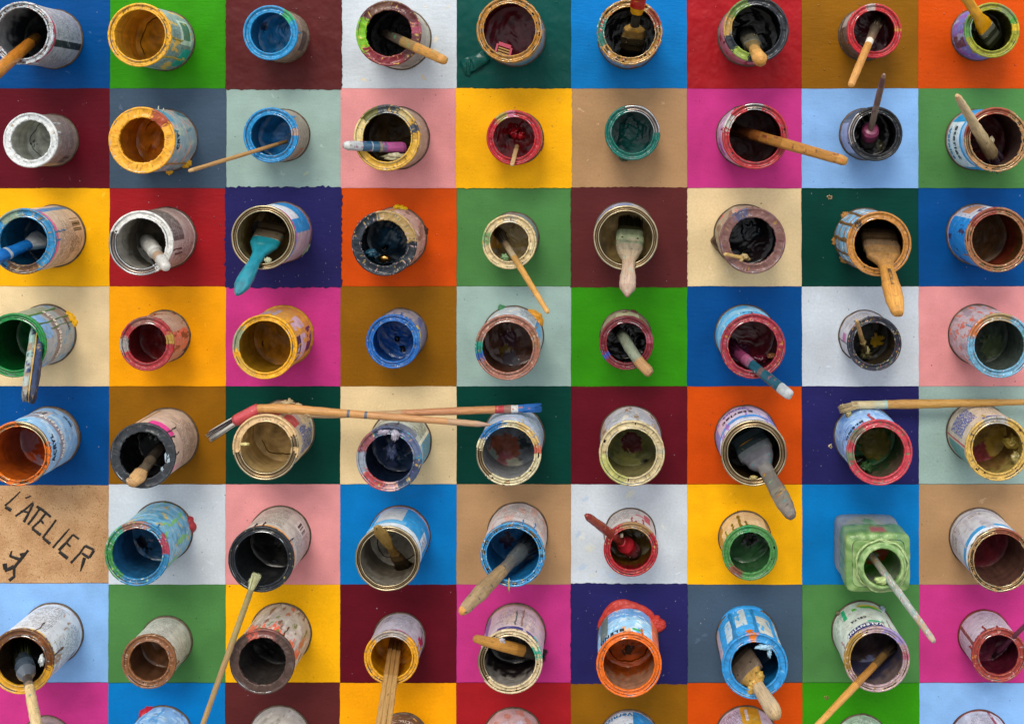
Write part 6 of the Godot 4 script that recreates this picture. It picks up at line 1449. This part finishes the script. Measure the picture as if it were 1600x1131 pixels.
	brush({"label": "long wooden brush with pale ferrule and curled dry bristles lying over a blue lettered can", "path": [[1312, 640, 34], [1330, 633, 34], [1390, 632, 34], [1660, 627, 40]], "rough": 0.07, "stain": ["8a6a3c", "a8905c"], "dirty": 0.1, "fdirty": 0.12, "parts": [["bristles", 0.08, 0.0, 6, 6, 6, 6, ["b09a70", "c2b084", "8a7a60"]], ["ferrule", [[0.06, 6, 6, "b8a888"], [0.09, 6.5, 6.5, "c4b894"], [0.16, 6.6, 6.6, "b8bca4"], [0.205, 6.8, 6.8, "9cc0bc"], [0.225, 6.6, 6.6, "a8c0b4"]], "dull"], ["handle", [[0.22, 7.2, 7.2, "b58a4c"], [0.35, 7.6, 7.6, "b8904e"], [0.7, 5.6, 5.6, "b58c4c"], [1, 3.4, 3.4, "b08848"]], "wood"]], "lumps": [[0.02, 0, 0, 6, 7, 5, "bfae7c"], [0.045, 10, -2, 5, 9, 5, "b8a874"]]})
	brush({"label": "long thin brush hung by a pale paint knot from the black-lined grey printed can", "a": [398, 904, 129], "b": [310, 1150, 140], "rough": 0.07, "stain": ["6a8a5c", "8a7450"], "dirty": 0.1, "parts": [["bristles", 0.06, -0.03, 4, 4, 7, 5, ["b8b890", "a8a87c"]], ["handle", [[0.04, 4, 4, "8a8058"], [0.12, 4.6, 4.6, "9a8c60"], [0.4, 4.8, 4.8, "a08660"], [0.8, 4.2, 4.2, "a88c60"], [1, 4, 4, "a88c60"]], "wood"]], "lumps": [[0.0, 0, -2, 7, 6, 4, "b8ba94"], [0.03, 3, -1, 5, 7, 4, "aab084"]]})

func make_small_things() -> void:
	# a brush head stuck flat on the wall and painted over
	var t := thing("brush_stub", "flat brush head stuck on the bottle green square and painted over in green", "paint brush")
	t.position = wp(742, 98, 0)
	var path := [wp(762, 86, 0.004) - t.position, wp(722, 108, 0.003) - t.position]
	part("body", tube(path, [[0, 9, 3, "0a423d"], [0.1, 11, 4.5, "0b4640"], [0.55, 12, 5, "0a423d"], [0.62, 13, 4, "0c4842"], [0.9, 14, 3, "0a3f3a"], [1, 9, 1.5, "0a3f3a"]], Vector3(0.5, 0.86, 0), 3.0, 20, 0.25, 4.0), M.wet, t)
	for k in 4:
		lump("ridge", t, Vector3(0.004 - 0.006 * k, 0.001 - 0.003 * k, 0.0075), Vector3(0.0015, 0.008, 0.0015), "0c4a44", k * 3.0, M.wet)
	# pink plastic scraper lying in the glossy red can
	var s := thing("plastic_scraper", "pink slotted plastic scraper lying in the glossy dark red paint", "scraper")
	var c: Vector3 = cans["15"].c
	s.position = Vector3(c.x - 0.012, c.y - 0.030, 0.088)
	s.rotation = Vector3(-0.5, 0.35, -0.35)
	var bar := BoxMesh.new()
	bar.size = Vector3(0.020, 0.007, 0.004)
	var pink := StandardMaterial3D.new()
	pink.albedo_color = Color.html("b04a5c")
	pink.roughness = 0.35
	var top := part("top_bar", bar, pink, s)
	top.position = Vector3(0, 0.009, 0)
	for k in 3:
		var b2 := BoxMesh.new()
		b2.size = Vector3(0.019, 0.0022, 0.003)
		var slat := part("slat", b2, M.scraper, s)
		slat.position = Vector3(0.001, 0.002 - k * 0.005, 0)
	for k in 2:
		var b3 := BoxMesh.new()
		b3.size = Vector3(0.003, 0.022, 0.0036)
		var rail := part("rail", b3, pink, s)
		rail.position = Vector3(-0.0115 + k * 0.023, -0.003, 0)
	# brass stud in the black crusted can
	var st := thing("brass_stud", "small domed brass stud lying in the black crusted can on orange", "stud")
	var c4: Vector3 = cans["34"].c
	st.position = Vector3(c4.x - 0.008, c4.y - 0.028, 0.070)
	lump("dome", st, Vector3.ZERO, Vector3(0.009, 0.0055, 0.004), "b98a4c", 2.0, M.tin, 0.06)
	lump("flange", st, Vector3(0, -0.001, -0.002), Vector3(0.0105, 0.007, 0.0022), "a87c44", 5.0, M.tin, 0.06)
	lump("paint_clump", st, Vector3(-0.002, -0.006, -0.012), Vector3(0.016, 0.008, 0.012), "1c2a34", 6.0, M.wet)
